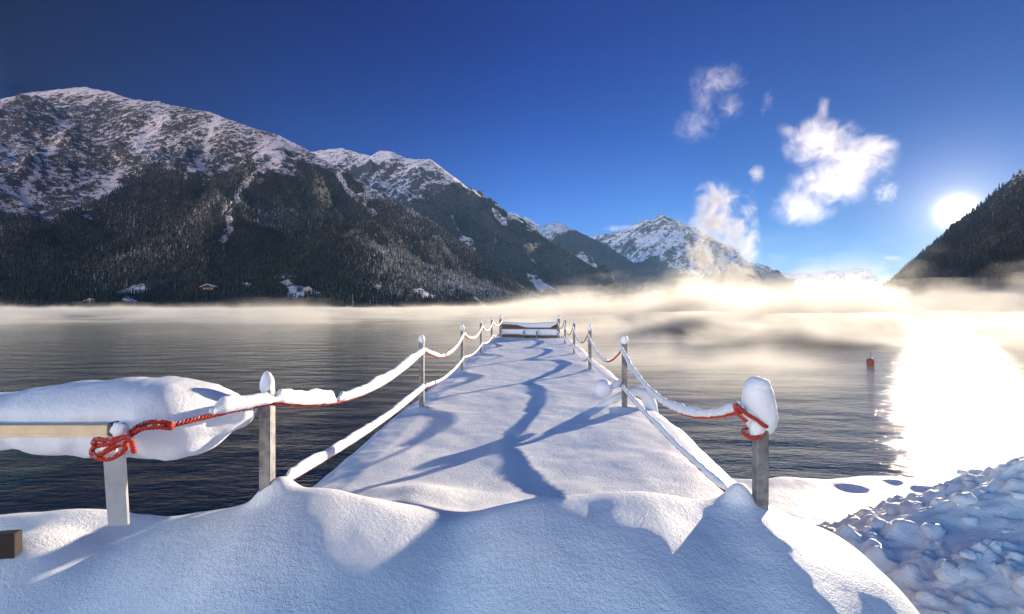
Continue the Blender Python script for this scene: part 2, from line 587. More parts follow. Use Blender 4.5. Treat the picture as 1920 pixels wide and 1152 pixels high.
m1 = Massif('mountain', [
    ([(-700, 330, 2650), (-300, 258, 2650), (0, 188, 2550), (60, 172, 2520), (140, 163, 2500), (205, 170, 2480), (260, 184, 2450), (330, 196, 2400),
      (385, 207, 2350), (450, 228, 2300), (520, 252, 2250), (590, 287, 2200), (640, 313, 2150), (700, 352, 2100), (760, 384, 2060),
      (830, 428, 2000), (880, 475, 1950), (940, 518, 1900), (1000, 548, 1850), (1045, 568, 1800)], 0.74),
    ([(330, 270, 2150), (300, 345, 1750), (285, 400, 1450), (270, 470, 1200), (240, 545, 1000)], 0.62),
    ([(560, 285, 2080), (530, 306, 1800), (560, 370, 1560), (600, 440, 1400), (630, 530, 1260)], 0.62),
    ([(530, 306, 1800), (600, 345, 1720), (680, 400, 1680), (760, 455, 1640), (860, 510, 1620), (960, 556, 1600)], 0.6),
    ([(-200, 360, 1900), (-120, 430, 1450), (-60, 520, 1050)], 0.62),
    ([(150, 240, 2250), (110, 330, 1850), (60, 420, 1500)], 0.62),
], (-3300, 260, 700, 3100), 6.5, 95, 420, 3, 45, apron_left)
px, py = m1.pix()
nz = fbm(m1.X / 140, m1.Y / 140, None, 4, 91)
# forest line as in the photograph's slopes: the two spurs are wooded high up, gullies and the upper face are bare
hgt = m1.Z
d1 = np.full(m1.X.shape, 1e9)
line = 300 + 130 * nz + 330 * np.exp(-((px - 560) / 170.0) ** 2) + 190 * np.exp(-((px - 290) / 90.0) ** 2) + 260 * sst(620, 900, px)
forest1 = sst(90, -90, hgt - line)
field = sst(0.36, 0.56, fbm(m1.X / 90, m1.Y / 90, None, 3, 17)) * sst(120, 30, hgt)
forest1 = forest1 * (1 - 0.9 * field)
gul = np.zeros(m1.X.shape)
for ln, wd in [([(540, 262), (500, 300), (462, 345), (432, 395), (412, 445)], 13), ([(300, 215), (262, 265), (232, 320), (190, 372)], 11), ([(120, 230), (90, 300), (40, 380)], 10), ([(400, 225), (390, 290), (352, 335)], 8), ([(640, 330), (668, 372), (700, 400)], 8)]:
    for a_, b_ in zip(ln[:-1], ln[1:]):
        dd, _ = seg_dist(px + 16 * nz, py + 10 * nz, (a_[0], a_[1], 0), (b_[0], b_[1], 0))
        gul = np.maximum(gul, np.exp(-(dd / wd) ** 2))
forest1 = forest1 * (1 - 0.62 * sst(0.15, 0.95, gul + 0.10 * fbm(m1.X / 45, m1.Y / 45, None, 3, 71)))
rock1 = np.clip(-0.40 * gul + 0.50 + 0.34 * (m1.slope - 0.75) + 0.22 * fbm(m1.X / 200, m1.Y / 200, None, 4, 8) - 0.25 * sst(900, 1150, hgt), 0.08, 0.72)
m1.build(mountain_mat('mountain_rock_snow'), forest1, rock1)

m2 = Massif('mountain', [
    ([(430, 320, 4100), (560, 290, 3950), (600, 279, 3900), (640, 275, 3900), (675, 285, 3870), (703, 291, 3850), (712, 279, 3840), (730, 281, 3830), (760, 296, 3800), (806, 300, 3740),
      (820, 313, 3720), (840, 327, 3680), (870, 357, 3620), (920, 375, 3500), (960, 401, 3400), (1000, 432, 3300), (1060, 467, 3200), (1120, 502, 3100),
      (1180, 546, 3000), (1225, 575, 2950)], 0.8),
    ([(806, 302, 3740), (780, 330, 3500), (770, 400, 3150), (800, 480, 2800)], 0.75),
    ([(920, 375, 3500), (930, 420, 3150), (960, 500, 2700)], 0.7),
], (-2300, 1050, 2050, 4900), 11, 110, 480, 21, 50, lambda X, Y: np.where(Y > 2150, 1 + 0.02 * (Y - 2150) - 0.05 * np.clip(X - 400, 0, None), -1))
px, py = m2.pix()
nz = fbm(m2.X / 220, m2.Y / 220, None, 4, 93)
forest2 = sst(90, -90, m2.Z - (470 + 160 * nz + 420 * sst(740, 830, px) * sst(1010, 860, px) + 300 * sst(860, 1010, px)))
gl = sst(0.35, 0.55, fbm(m2.X / 230, m2.Y / 230, None, 3, 23))
forest2 *= 1 - 0.8 * gl
rock2 = np.clip(0.33 + 0.42 * (m2.slope - 0.8) + 0.2 * fbm(m2.X / 260, m2.Y / 260, None, 4, 8), 0, 1)
m2.build(mountain_mat('far_mountain_rock_snow', 0.6), forest2, rock2)

m3 = Massif('mountain', [
    ([(880, 380, 5600), (930, 391, 5600), (960, 400, 5500), (990, 408, 5450), (1012, 425, 5400), (1030, 419, 5300), (1047, 416, 5300), (1080, 430, 5250),
      (1120, 449, 5150), (1180, 486, 5000), (1250, 528, 4800), (1310, 565, 4600)], 0.75),
], (-900, 2500, 3900, 6600), 26, 100, 600, 41, 60)
m3.build(mountain_mat('blue_ridge_rock_snow', 0.35), sst(150, -150, m3.Z - 800 - 200 * fbm(m3.X / 400, m3.Y / 400, None, 3, 3)), np.clip(0.3 + 0.3 * (m3.slope - 0.8), 0, 1))

m4 = Massif('mountain', [
    ([(1020, 500, 7600), (1100, 444, 7300), (1135, 436, 7200), (1170, 430, 7100), (1190, 418, 7050), (1207, 412, 7000), (1225, 411, 7000), (1240, 400, 7000), (1262, 408, 7000), (1300, 426, 6900), (1340, 450, 6800),
      (1400, 490, 6600), (1440, 515, 6500), (1480, 541, 6400), (1515, 570, 6300)], 0.75),
    ([(1240, 400, 7000), (1225, 440, 6500), (1200, 500, 5900)], 0.7),
    ([(1300, 426, 6900), (1320, 480, 6300), (1330, 540, 5800)], 0.7),
], (-400, 5200, 5000, 8600), 30, 150, 800, 61, 60)
m4.build(mountain_mat('peak_rock_snow', 0.3), sst(150, -150, m4.Z - 480 - 220 * fbm(m4.X / 500, m4.Y / 500, None, 3, 3)), np.clip(0.45 + 0.42 * (m4.slope - 0.8) + 0.2 * fbm(m4.X / 400, m4.Y / 400, None, 4, 8), 0, 1))

m5 = Massif('mountain', [
    ([(1330, 530, 12000), (1400, 517, 12000), (1450, 507, 12000), (1500, 512, 12000), (1540, 509, 12000), (1560, 506, 12000), (1610, 501, 12000), (1650, 505, 12000),
      (1720, 498, 12000), (1800, 492, 12000), (1950, 500, 12000), (2100, 490, 12000)], 0.6),
], (3600, 8900, 10400, 13600), 60, 110, 1000, 81, 60)
m5.build(mountain_mat('distant_range_snow', 0.15), sst(150, -150, m5.Z - 350), np.clip(0.3 + 0.4 * (m5.slope - 0.6), 0, 1))

m6 = Massif('mountain', [
    ([(1570, 577, 2150), (1640, 548, 2000), (1690, 511, 1850), (1750, 456, 1700), (1772, 441, 1660), (1800, 426, 1620), (1850, 376, 1560), (1925, 308, 1480), (2050, 215, 1400), (2300, 90, 1350), (2600, 40, 1350), (3100, 10, 1350)], 1.0),
    ([(2080, 300, 1350), (2110, 420, 1150), (2120, 520, 980)], 0.9),
], (560, 3400, 760, 2900), 8, 34, 260, 101, 30, None, 1.7)
nz = fbm(m6.X / 160, m6.Y / 160, None, 4, 93)
m6.build(mountain_mat('right_mountain_rock_snow', 0.8), sst(90, -90, m6.Z - 520 - 160 * nz), np.clip(0.4 + 0.4 * (m6.slope - 0.8) + 0.2 * nz, 0, 1))


# ------------------------------------------------------------------ forests on the slopes
def conifers(name, M, count, hmin, hmax, frost, seed, thr=0.45, sides=5, tiers=3, pixbox=None):
    r = np.random.default_rng(seed)
    x = r.uniform(M.xs[0], M.xs[-1], count * 6); y = r.uniform(M.ys[0], M.ys[-1], count * 6)
    z = M.at(x, y)
    fo = M.at(x, y, M.forest)
    # only slopes that face the lake
    face = M.at(x, y, M.gx) * x + M.at(x, y, M.gy) * y
    ppx = 960 + F * x / y
    ok = (z > 0.8) & (fo > thr + r.normal(0, 0.12, len(x))) & (face > -60) & (ppx > -140) & (ppx < 2040)
    idx = np.flatnonzero(ok)[:count]
    x, y, z = x[idx], y[idx], z[idx]
    n = len(x)
    h = r.uniform(hmin, hmax, n) * (0.75 + 0.5 * r.random(n) ** 2)
    w = h * r.uniform(0.15, 0.23, n)
    fr = frost(x, y, z) + r.normal(0, 0.08, n)
    V, T, A = [], [], []
    o = 0
    for t in range(tiers):
        zb = h * (0.08 + 0.27 * t); zt = h * np.minimum(1.0, 0.46 + 0.27 * t) if t < tiers - 1 else h
        rad = w * (1 - 0.28 * t)
        rot = r.uniform(0, 6.28, n)
        ring = []
        for k in range(sides):
            a = rot + 2 * np.pi * k / sides
            rr = rad * r.uniform(0.75, 1.2, n)
            ring.append(np.stack([x + rr * np.cos(a), y + rr * np.sin(a), z + zb + rad * r.uniform(-0.25, 0.1, n)], -1))
        apex = np.stack([x + r.normal(0, 0.2, n), y + r.normal(0, 0.2, n), z + zt], -1)
        V += ring + [apex]
        for k in range(sides):
            T.append(np.stack([np.arange(n) + (o + k) * n, np.arange(n) + (o + (k + 1) % sides) * n, np.arange(n) + (o + sides) * n], -1))
        A += [fr + 0.0 for _ in range(sides)] + [fr + 0.12]
        o += sides + 1
    ob = mesh(name, np.vstack(V), [np.vstack(T)], M_TREE, smooth=False, attrs={'frost': np.concatenate(A)})
    return tag(ob, kind='stuff')

def frost1(x, y, z):
    return 0.22 + 0.26 * fbm(x / 260, y / 260, None, 3, 55) + 0.24 * sst(-620, -150, x) - 0.16 * sst(40, 0, z)
conifers('forest', m1, 85000, 6, 14, frost1, 5)
conifers('forest', m2, 40000, 9, 17, lambda x, y, z: 0.25 + 0.25 * fbm(x / 400, y / 400, None, 3, 55), 6, sides=4, tiers=2)
conifers('forest', m6, 16000, 9, 18, lambda x, y, z: 0.15 + 0.2 * fbm(x / 300, y / 300, None, 3, 55), 8, sides=4, tiers=3)


# ------------------------------------------------------------------ snow on the jetty and the near shore
Z0 = 1.44
cx_px = [-300, 0, 60, 110, 190, 250, 330, 400, 440, 470, 500, 530, 560, 600, 650, 700, 760, 810, 850, 890, 940, 1000, 1080, 1150, 1220, 1290, 1335, 1380, 1420, 1460, 1520, 1600, 1800]
cx_py = [905, 918, 922, 930, 952, 962, 950, 945, 940, 932, 924, 918, 916, 920, 934, 946, 966, 982, 988, 976, 956, 942, 933, 929, 932, 944, 948, 942, 942, 952, 968, 985, 1000]
UC = 2.38
V_TAB = (np.array(cx_px, float) - 997) / F * UC
Z_TAB = ZC - (np.array(cx_py, float) - 576) / F * UC
VS_ = np.linspace(-9, 4, 1301)
ZS_ = np.convolve(np.pad(np.interp(VS_, V_TAB, Z_TAB), 12, mode='edge'), np.hanning(27)[1:-1] / np.hanning(27).sum(), 'valid')
RE, LE = 1.74, -1.74

def drop(d, r):
    """rounded edge: 0 at d<=0 falling like a quarter circle of radius r, then steeply on"""
    q = np.clip(d, 0, r * 0.985)
    return r - np.sqrt(r * r - q * q) + np.clip(d - r * 0.985, 0, None) * 6

def snow_z(u, v):
    z = Z0 + 0.03 * fbm(u * 0.55, v * 0.55, None, 3, 2) + 0.012 * fbm(u * 2.2, v * 2.2, None, 3, 4)
    z = z - 0.10 * np.clip(v - 1.05, 0, None) ** 1.5 - 0.12 * np.clip(-1.3 - v, 0, None)
    # drift across the landward end
    c = np.interp(v, VS_, ZS_)
    top = c - Z0
    uc = UC + 0.05 * np.sin(v * 2.1)
    g = np.where(u > uc, np.exp(-((u - uc) / 0.42) ** 2), 1.0)
    z = z + top * g
    U0_ = 2.07 - 0.15 * np.exp(-((v - 0.55) / 0.75) ** 2)
    z = z - 0.86 * np.log1p(np.exp(np.clip((U0_ - u) * 4.6, -30, 30))) / 4.6 * sst(-1, 1, u)
    # low second fold behind the left drift
    z = z + 0.09 * np.exp(-((u - 3.05) / 0.25) ** 2 - ((v + 0.72) / 0.33) ** 2)
    # heaps at the foot of the posts and where the low ropes run in
    for (a, b, amp, s) in [(2.47, -1.34, 0.08, 0.10), (2.50, 1.06, 0.075, 0.07), (2.50, 1.10, 0.02, 0.17), (2.66, -1.31, 0.02, 0.10),
                           (1.95, -2.3, 0.13, 0.32)]:
        z = z + amp * np.exp(-(((u - a) ** 2 + (v - b) ** 2) / s ** 2) ** 1.4)
    for k in range(1, 5):
        for b in (-1.367, 1.133):
            z = z + 0.035 * np.exp(-((u - 2.43 - 3.49 * k) ** 2 + (v - b) ** 2) / 0.16 ** 2)
    re = RE + 0.07 * fbm(u * 0.5 + 3, u * 0, None, 3, 12) + 0.02 * np.clip(2.6 - u, 0, 2)
    z = z - drop(v - re + 0.30, 0.30)
    le = LE + 0.05 * fbm(u * 0.6, u * 0 + 9, None, 3, 13)
    land = sst(3.0, 2.55, u)                       # left of the jetty the bank exists only near the shore
    z = z - drop(le + 0.2 - v, 0.2) * (1 - land)
    bank = drop(u - (2.50 + 0.10 * fbm(v * 1.3, v * 0, None, 3, 31)), 0.22)
    z = z - bank * sst(LE + 0.12, LE - 0.10, v) * 1.0
    return z

def nonuni(a, b, fine, coarse, c, w):
    """samples from a to b, spacing fine near c (within w) else coarse"""
    out = [a]
    while out[-1] < b:
        x = out[-1]
        out.append(x + (fine if abs(x - c) < w else coarse))
    out[-1] = b
    return np.array(out)

def heightsheet(name, us, vs, zf, floor, mat, parent=None, kind=None):
    U, Vv = np.meshgrid(us, vs, indexing='ij')
    Zz = np.maximum(zf(U, Vv), floor)
    x, y = Jg(U, Vv)
    f = gridf(len(us), len(vs), True)
    dead = (Zz <= floor + 1e-6).ravel()
    f = f[~dead[f].all(1)]
    V = np.stack([x, y, Zz], -1).reshape(-1, 3)
    used = np.unique(f); rm = np.full(len(V), -1); rm[used] = np.arange(len(used))
    o = mesh(name, V[used], [rm[f]], mat, parent)
    if kind: o['kind'] = kind
    return o

USEAM = 2.98
vs = np.concatenate([np.arange(-7, -2.6, 0.05), np.arange(-2.6, 2.25, 0.018)])
us = np.concatenate([np.arange(-6, 0.9, 0.1), np.arange(0.9, USEAM, 0.018), [USEAM]])
heightsheet('snow_ground', us, vs, snow_z, -0.4, M_SNOW, kind='structure')

jetty = empty('jetty', J(10, 0, 0), 'snow covered jetty running straight out into the misty lake', 'jetty')
us = np.concatenate([[USEAM], np.arange(USEAM + 0.02, 8, 0.025), np.arange(8, 20.3, 0.04)])
vs = np.concatenate([np.arange(-2.02, -1.3, 0.015), np.arange(-1.3, 1.2, 0.03), np.arange(1.2, 2.1, 0.015)])
def jetty_z(u, v):
    return snow_z(u, v) - drop(u - 20.0, 0.25)
o = heightsheet('snow_cover', us, vs, jetty_z, 1.13, M_SNOW)
child(o, jetty)
def jbox(u0, u1, v0, v1, z0, z1, b=0.004):
    V, fs = bev_box(0, 0, z0, z1, v1 - v0, u1 - u0, b)
    V = V.copy()
    uu, vv = V[:, 1] + (u0 + u1) / 2, V[:, 0] + (v0 + v1) / 2
    x, y = Jg(uu, vv)
    return np.stack([x, y, V[:, 2]], -1), fs
planks = [jbox(u, u + 0.185, -1.70, 1.72, 1.06, 1.115) for u in np.arange(2.2, 20.0, 0.2)]
child(mesh('deck', *merge(planks), M_WOOD, smooth=False), jetty)
child(mesh('beam', *merge([jbox(2.2, 20.1, v - 0.08, v + 0.08, 0.82, 1.055) for v in (-1.3, 0.1, 1.5)]), M_WOOD, smooth=False), jetty)
for k in range(5):
    for v in (-1.3, 1.5):
        t = np.linspace(-0.9, 0.815, 6)
        pts = np.array([J(3.9 + 3.9 * k, v, z) for z in t])
        pts[:, :2] += 0.001 * t[:, None]
        child(mesh('pile', *loft(tube_rings(pts, 0.12, 14)), M_WOOD), jetty)

# right-hand shore: a low snow shelf, then the lake
def shelf_z(u, v):
    x, y = Jg(u, v)
    z = 0.42 + 0.018 * fbm(x * 0.5, y * 0.5, None, 3, 61) + 0.006 * fbm(x * 1.7, y * 1.7, None, 3, 62)
    for (pxx, d, amp, sx, sy) in [(1500, 6.35, 0.16, 0.75, 0.33), (1545, 5.2, 0.05, 0.5, 0.16), (1610, 6.1, 0.10, 0.30, 0.18), (1655, 6.35, 0.12, 0.34, 0.16),
                                  (1730, 6.15, 0.11, 0.45, 0.2), (1800, 6.3, 0.10, 0.4, 0.2), (1690, 6.55, 0.10, 0.2, 0.12), (1850, 6.45, 0.24, 0.42, 0.16),
                                  (1890, 6.05, 0.09, 0.35, 0.16), (2000, 6.4, 0.2, 0.6, 0.3), (1450, 5.8, 0.06, 0.35, 0.18), (1580, 5.75, 0.05, 0.5, 0.2)]:
        cx = (pxx - 960) / F * d
        r2 = ((x - cx) / sx) ** 2 + ((y - d) / sy) ** 2
        z = z + (0.34 if d >= 6.1 else 0.15) * amp * np.exp(-r2 ** 1.3)
    ed = 6.62 + 0.16 * fbm(x * 0.9, x * 0, None, 3, 66)
    return z - drop(y - ed + 0.3, 0.3)
us = np.concatenate([np.arange(-6, 1.5, 0.2), np.arange(1.5, 7.6, 0.035)])
vs = np.concatenate([np.arange(1.3, 9, 0.035), np.arange(9, 30, 0.3)])
heightsheet('snow_shelf', us, vs, shelf_z, -0.35, M_SNOW_SOFT, kind='structure')
x_, y_ = np.meshgrid(np.linspace(-260, 260, 60), np.linspace(-235, -5.2, 40))
z_ = 1.25 + 0.5 * fbm(x_ / 25, y_ / 25, None, 3, 5)
mesh('snow_field', np.stack([x_, y_, z_], -1), [gridf(40, 60)], M_SNOW)['kind'] = 'structure'

# ploughed heap at the right edge
crest = [(1530, 1030, 4.3), (1590, 1005, 4.2), (1650, 985, 4.1), (1720, 945, 4.0), (1800, 910, 3.85), (1870, 885, 3.7), (1915, 862, 3.6), (2000, 825, 3.5), (2200, 760, 3.4), (2600, 690, 3.4)]
crest = [P(*c) for c in crest]
def pile_z(x, y):
    h = np.full(x.shape, -5.0)
    for a, b in zip(crest[:-1], crest[1:]):
        d, z = seg_dist(x, y, a, b)
        h = np.maximum(h, z - d * np.where(y > a[1] + (b[1] - a[1]) * np.clip((x - a[0]) / (b[0] - a[0] + 1e-6), 0, 1), 0.75, 0.40))
    wx = x + 0.05 * fbm(x * 3, y * 3, None, 3, 4); wy = y + 0.05 * fbm(x * 3 + 7, y * 3, None, 3, 5)
    rough = sst(-0.28, 0.22, fbm(x * 0.9 + 2, y * 0.9, None, 3, 88) + 0.15)
    smooth_patch = sst(0.55, 0.25, np.hypot((x - 4.3) / 1.6, (y - 3.0) / 0.8))
    rough = rough * (1 - 0.85 * smooth_patch) 
    b = clods(wx, wy, 0.55, 13, 0.5) * 0.25 + clods(wx, wy, 0.42, 3, 0.6) * 0.22 + clods(wx, wy, 0.17, 4, 0.7) * 0.5 + clods(wx, wy, 0.08, 5, 0.8) * 0.75 + clods(wx, wy, 0.04, 6, 0.9) * 0.75 + 0.05 * np.abs(fbm(x * 5, y * 5, None, 4, 44))
    h = h - 0.10 + b * (0.12 + 0.88 * rough) + 0.07 * fbm(x * 1.5, y * 1.5, None, 4, 19)
    return h
xs = np.arange(1.5, 8.6, 0.016); ys = np.arange(0.6, 6.0, 0.016)
X, Y = np.meshgrid(xs, ys)
Zp = pile_z(X, Y)
for _ in range(1):
    Zp = (Zp + np.roll(Zp, 1, 0) + np.roll(Zp, -1, 0) + np.roll(Zp, 1, 1) + np.roll(Zp, -1, 1)) / 5
Zp = np.maximum(Zp, 0.2)
f = gridf(len(ys), len(xs))
dead = (Zp <= 0.2001).ravel()
f = f[~dead[f].all(1)]
V = np.stack([X, Y, Zp], -1).reshape(-1, 3)
used = np.unique(f); rm = np.full(len(V), -1); rm[used] = np.arange(len(used))
pile = mesh('snow_pile', V[used], [rm[f]], M_SNOW_PILE)
tag(pile, 'lumpy heap of ploughed snow rising at the right edge of the shore', 'snow pile')
# loose clods lying on the heap
r = np.random.default_rng(3)
parts = []
for k in range(260):
    x, y = r.uniform(2.6, 6.5), r.uniform(2.2, 4.7)
    z = float(pile_z(np.array([x]), np.array([y]))[0])
    if z < 0.35: continue
    s = 0.02 + 0.07 * r.random() ** 3
    parts.append(blob((x, y, z + s * 0.2), s, 9, 12, 0.45, 1.3, k, squash=(1, r.uniform(0.7, 1.2), r.uniform(0.6, 0.9))))
x, y = P(1850, 1070, 2.9)[:2]
parts.append(blob((x, y, ZC - (1085 - 576) / F * 2.9), 0.16, 40, 56, 0.5, 1.6, 5, squash=(0.8, 0.9, 1.1)))
o = mesh('clod', *merge(parts), M_SNOW_PILE, pile)
o['kind'] = 'stuff'


# ------------------------------------------------------------------ snow crusts on ropes
def crust(pts, h0, w0, seed, breaks=0.5):
    """loft of snow lying along a rope: h0 height above the rope, w0 width"""
    pts = np.asarray(pts)
    L = np.concatenate([[0], np.cumsum(np.linalg.norm(np.diff(pts, axis=0), axis=1))])
    n = int(L[-1] / 0.012) + 2
    s = np.linspace(0, L[-1], n)
    q = np.stack([np.interp(s, L, pts[:, k]) for k in range(3)], -1)
    t, sd, nn = frames(q)
    up = np.array([0, 0, 1.0])
    nz = fbm(s * 1.6 + seed * 7.7, s * 0, None, 3, seed)
    n2 = fbm(s * 6 + seed, s * 0 + 3, None, 3, seed + 3)
    step = np.round(2.0 * perlin(s * 1.1 + 13 * seed, s * 0, None, seed + 6)) * 0.18 * breaks
    step = np.convolve(np.pad(step, 2, mode='edge'), np.ones(5) / 5, 'valid')
    endt = np.clip(np.minimum(s, L[-1] - s) / 0.06, 0.25, 1) ** 0.6
    h = h0 * np.clip(1 + 0.30 * nz + 0.12 * n2 + step, 0.35, 1.7) * endt
    w = w0 * np.clip(1 + 0.2 * nz + 0.08 * n2, 0.55, 1.5) * endt
    m = 18
    a = np.linspace(0, 2 * np.pi, m, endpoint=False)
    ca, sa = np.cos(a), np.sin(a)
    prof_x = np.sign(ca) * np.abs(ca) ** 0.8
    prof_z = np.where(sa > 0, np.abs(sa) ** 0.85, 0.02 * np.abs(sa))
    side = np.cross(t, up); side /= np.linalg.norm(side, axis=1)[:, None]
    R = q[:, None, :] + (w / 2)[:, None, None] * prof_x[None, :, None] * side[:, None] + (h[:, None] * prof_z[None, :])[..., None] * (0.75 * up + 0.25 * nn)[:, None]
    jit = 0.0055 * fbm(R[..., 0] * 14, R[..., 1] * 14, R[..., 2] * 14, 3, seed)
    R = R + jit[..., None] * up + jit[..., None] * side[:, None]
    R[..., 2] += 0.003
    return loft(R)

def sag(a, b, s, n=40, skew=0.0):
    t = np.linspace(0, 1, n)
    p = a[None] * (1 - t)[:, None] + b[None] * t[:, None]
    p[:, 2] -= s * 4 * t * (1 - t) * (1 + skew * (1 - 2 * t))
    return p


# ------------------------------------------------------------------ railing posts
US = [2.43 + 3.49 * k for k in range(5)]
VL, VR = -1.367, 1.133
ZT = 2.275
order = ['nearest', 'second', 'third', 'fourth', 'last']
look_l = ['grey steel with a thumb of snow on top', 'grey steel against dark water, small snow cap', 'grey steel with rope dipping either side', 'thin grey steel between two short sagging spans', 'thin grey steel just before the wooden barrier']
look_r = ['wrapped in a big snow egg and red rope', 'with the round snowball hanging beside it', 'grey steel with a thin snow cap', 'thin grey steel, bare red rope loop behind', 'thin grey steel next to the wooden barrier']
for side, v in (('left', VL), ('right', VR)):
    for k, u in enumerate(US):
        c = J(u, v)
        zt = ZT + (0.0, 0.004, -0.006, 0.003, 0.0)[k]
        if side == 'right' and k == 0: zt = 2.262
        lab = f"{order[k]} post on the {side} rail, " + (look_l[k] if side == 'left' else look_r[k])
        post = empty('railing_post', (c[0], c[1], 1.12), lab, 'post', 'railing posts along the jetty')
        w = 0.058
        V, fs = bev_box(c[0], c[1], 1.12, zt, w, w, 0.004, -JA)
        child(mesh('post_tube', V, fs, M_STEEL, smooth=False), post)
        if side == 'right' and k == 0:
            # snow plastered on the lake side and over the head of the post
            n_, m_ = 44, 48
            zs = np.linspace(0, 1, n_)
            rings = []
            zb, zt2 = 2.055, 2.352
            for q in zs:
                zz = zb + (zt2 - zb) * (0.5 - 0.5 * math.cos(math.pi * q))
                qq = (zz - zb) / (zt2 - zb)
                prof = max(0.02, (1 - abs(2 * qq - 1) ** 2.6)) ** 0.5
                a = np.linspace(0, 2 * np.pi, m_, endpoint=False)
                rx = 0.083 * prof * (1.06 - 0.18 * qq); ry = 0.075 * prof
                k_ = 1 + 0.07 * fbm(np.cos(a) * 1.3, np.sin(a) * 1.3, np.full(m_, zz * 9), 3, 4)
                rings.append(np.stack([c[0] + 0.012 - 0.03 * (qq - 0.35) + rx * k_ * np.cos(a), c[1] + 0.026 + ry * k_ * np.sin(a), np.full(m_, zz)], -1))
            child(mesh('snow_cap', *loft(rings), M_SNOW_SOFT), post)
            child(mesh('snow_cap', *blob((c[0] + 0.0, c[1] + 0.012, 2.305), 0.058, 24, 32, 0.12, 1.5, 3, squash=(0.95, 0.85, 0.75)), M_SNOW_SOFT), post)
            child(mesh('snow_cap', *blob((c[0] - 0.03, c[1] - 0.026, 2.105), 0.05, 22, 28, 0.15, 1.7, 8, squash=(0.72, 0.5, 1.0)), M_SNOW_SOFT), post)
        else:
            hh = {('left', 0): 0.075, ('right', 1): 0.065}.get((side, k), 0.05 + 0.015 * ((k * 7) % 3))
            ww = {('left', 0): 0.036, ('right', 1): 0.046}.get((side, k), 0.04)
            child(mesh('snow_cap', *blob((c[0], c[1], zt + hh * 0.25), 1.0, 22, 28, 0.10, 1.4, k + (9 if side == 'left' else 0), squash=(ww, ww, hh * 0.95), flat=0.0), M_SNOW_SOFT), post)

UE = 19.75
def rope_thing(label, spans, extra=None, extra_tubes=None):
    """spans: list of (points, crust height, crust width, (from,to) fraction under snow)"""
    o = None
    tubes = [loft(tube_rings(sp[0], 0.0115, 12, 130)) for sp in spans]
    V, fs = merge(tubes)
    base = spans[0][0][0]
    root = empty('rope', base, label, 'rope', 'snow laden ropes along the jetty')
    child(mesh('strand', V, fs, M_ROPE), root)
    for i, sp in enumerate(spans):
        p = sp[0]
        for (a, b) in sp[3]:
            n = len(p)
            q = p[int(a * (n - 1)):int(b * (n - 1)) + 1]
            if len(q) > 3:
                child(mesh('snow_crust', *crust(q, sp[1], sp[2] * 0.85, hash_seed(label, i, a)), M_SNOW_SOFT), root)
    return root
def hash_seed(label, i, a):
    return (len(label) * 13 + i * 17 + int(a * 100)) % 97 + 3

# left upper rope: knotted to the rail at the shore, then post to post
off = 0.036
def att(u, v, z, s):   # rope lies against the inner face of the post
    return J(u, v - s * off, z)
L_top = [att(US[0], VL, 2.205, -1), att(US[1], VL, 2.15, -1), att(US[2], VL, 2.16, -1), att(US[3], VL, 2.17, -1), att(US[4], VL, 2.17, -1), J(UE, -1.22, 2.12)]
sp = []
A_KNOT = P(322, 797, 1.98)
shore = spline([P(300, 800, 1.97), A_KNOT, P(372, 785, 2.08), P(430, 772, 2.22), L_top[0]], 14)
sp.append((shore, 0.06, 0.06, [(0.62, 1.0)]))
for k, (s_, h_) in enumerate([(0.17, 0.08), (0.22, 0.055), (0.2, 0.05), (0.2, 0.045), (0.17, 0.045)]):
    sp.append((sag(L_top[k], L_top[k + 1], s_, 60, 0.35 if k == 0 else 0.0), h_, h_ * 0.8, [[(0.0, 0.23), (0.245, 1.0)], [(0.0, 0.42), (0.45, 1.0)], [(0, 1.0)], [(0, 1.0)], [(0, 1.0)]][k]))
rope_lt = rope_thing('upper snow-laden rope on the left, knotted to the low shore rail', sp)
# the knot
kn = []
def kp(x, y, d=1.93): return P(x, y, d)
for ctrl in [
    [kp(322, 798), kp(300, 801, 1.95), kp(268, 804, 1.92), kp(245, 816, 1.90), kp(215, 824, 1.90), kp(196, 826, 1.92), kp(180, 824, 1.96), kp(176, 832, 1.94), kp(190, 836, 1.90), kp(222, 826, 1.89), kp(246, 818, 1.885)],
    [kp(248, 822, 1.885), kp(225, 834, 1.88), kp(200, 846, 1.88), kp(188, 852, 1.885), kp(176, 856, 1.89), kp(172, 846, 1.9), kp(180, 836, 1.9)],
    [kp(172, 850, 1.885), kp(182, 859, 1.875), kp(205, 861, 1.87), kp(228, 850, 1.868), kp(236, 838, 1.87), kp(225, 834, 1.875), kp(205, 842, 1.877), kp(190, 853, 1.88)],
    [kp(240, 815, 1.875), kp(247, 830, 1.87), kp(250, 842, 1.872), kp(253, 849, 1.876)],
    [kp(240, 818, 1.89), kp(262, 806, 1.90), kp(290, 800, 1.91), kp(318, 803, 1.93), kp(322, 796, 1.95), kp(306, 792, 1.95), kp(282, 792, 1.94), kp(262, 798, 1.92), kp(240, 812, 1.885)],
]:
    q = spline(ctrl, 14)
    kn.append(loft(tube_rings(q, 0.0092, 12, 170)))
child(mesh('knot', *merge(kn), M_ROPE), rope_lt)
child(mesh('snow_clump', *merge([blob(P(203, 842, 1.905), 0.03, 14, 18, 0.25, 1.5, 2, squash=(1.1, 0.5, 0.8)), blob(P(224, 806, 1.93), 0.036, 14, 18, 0.25, 1.5, 3, squash=(1.0, 0.6, 0.8))]), M_SNOW_SOFT), rope_lt)

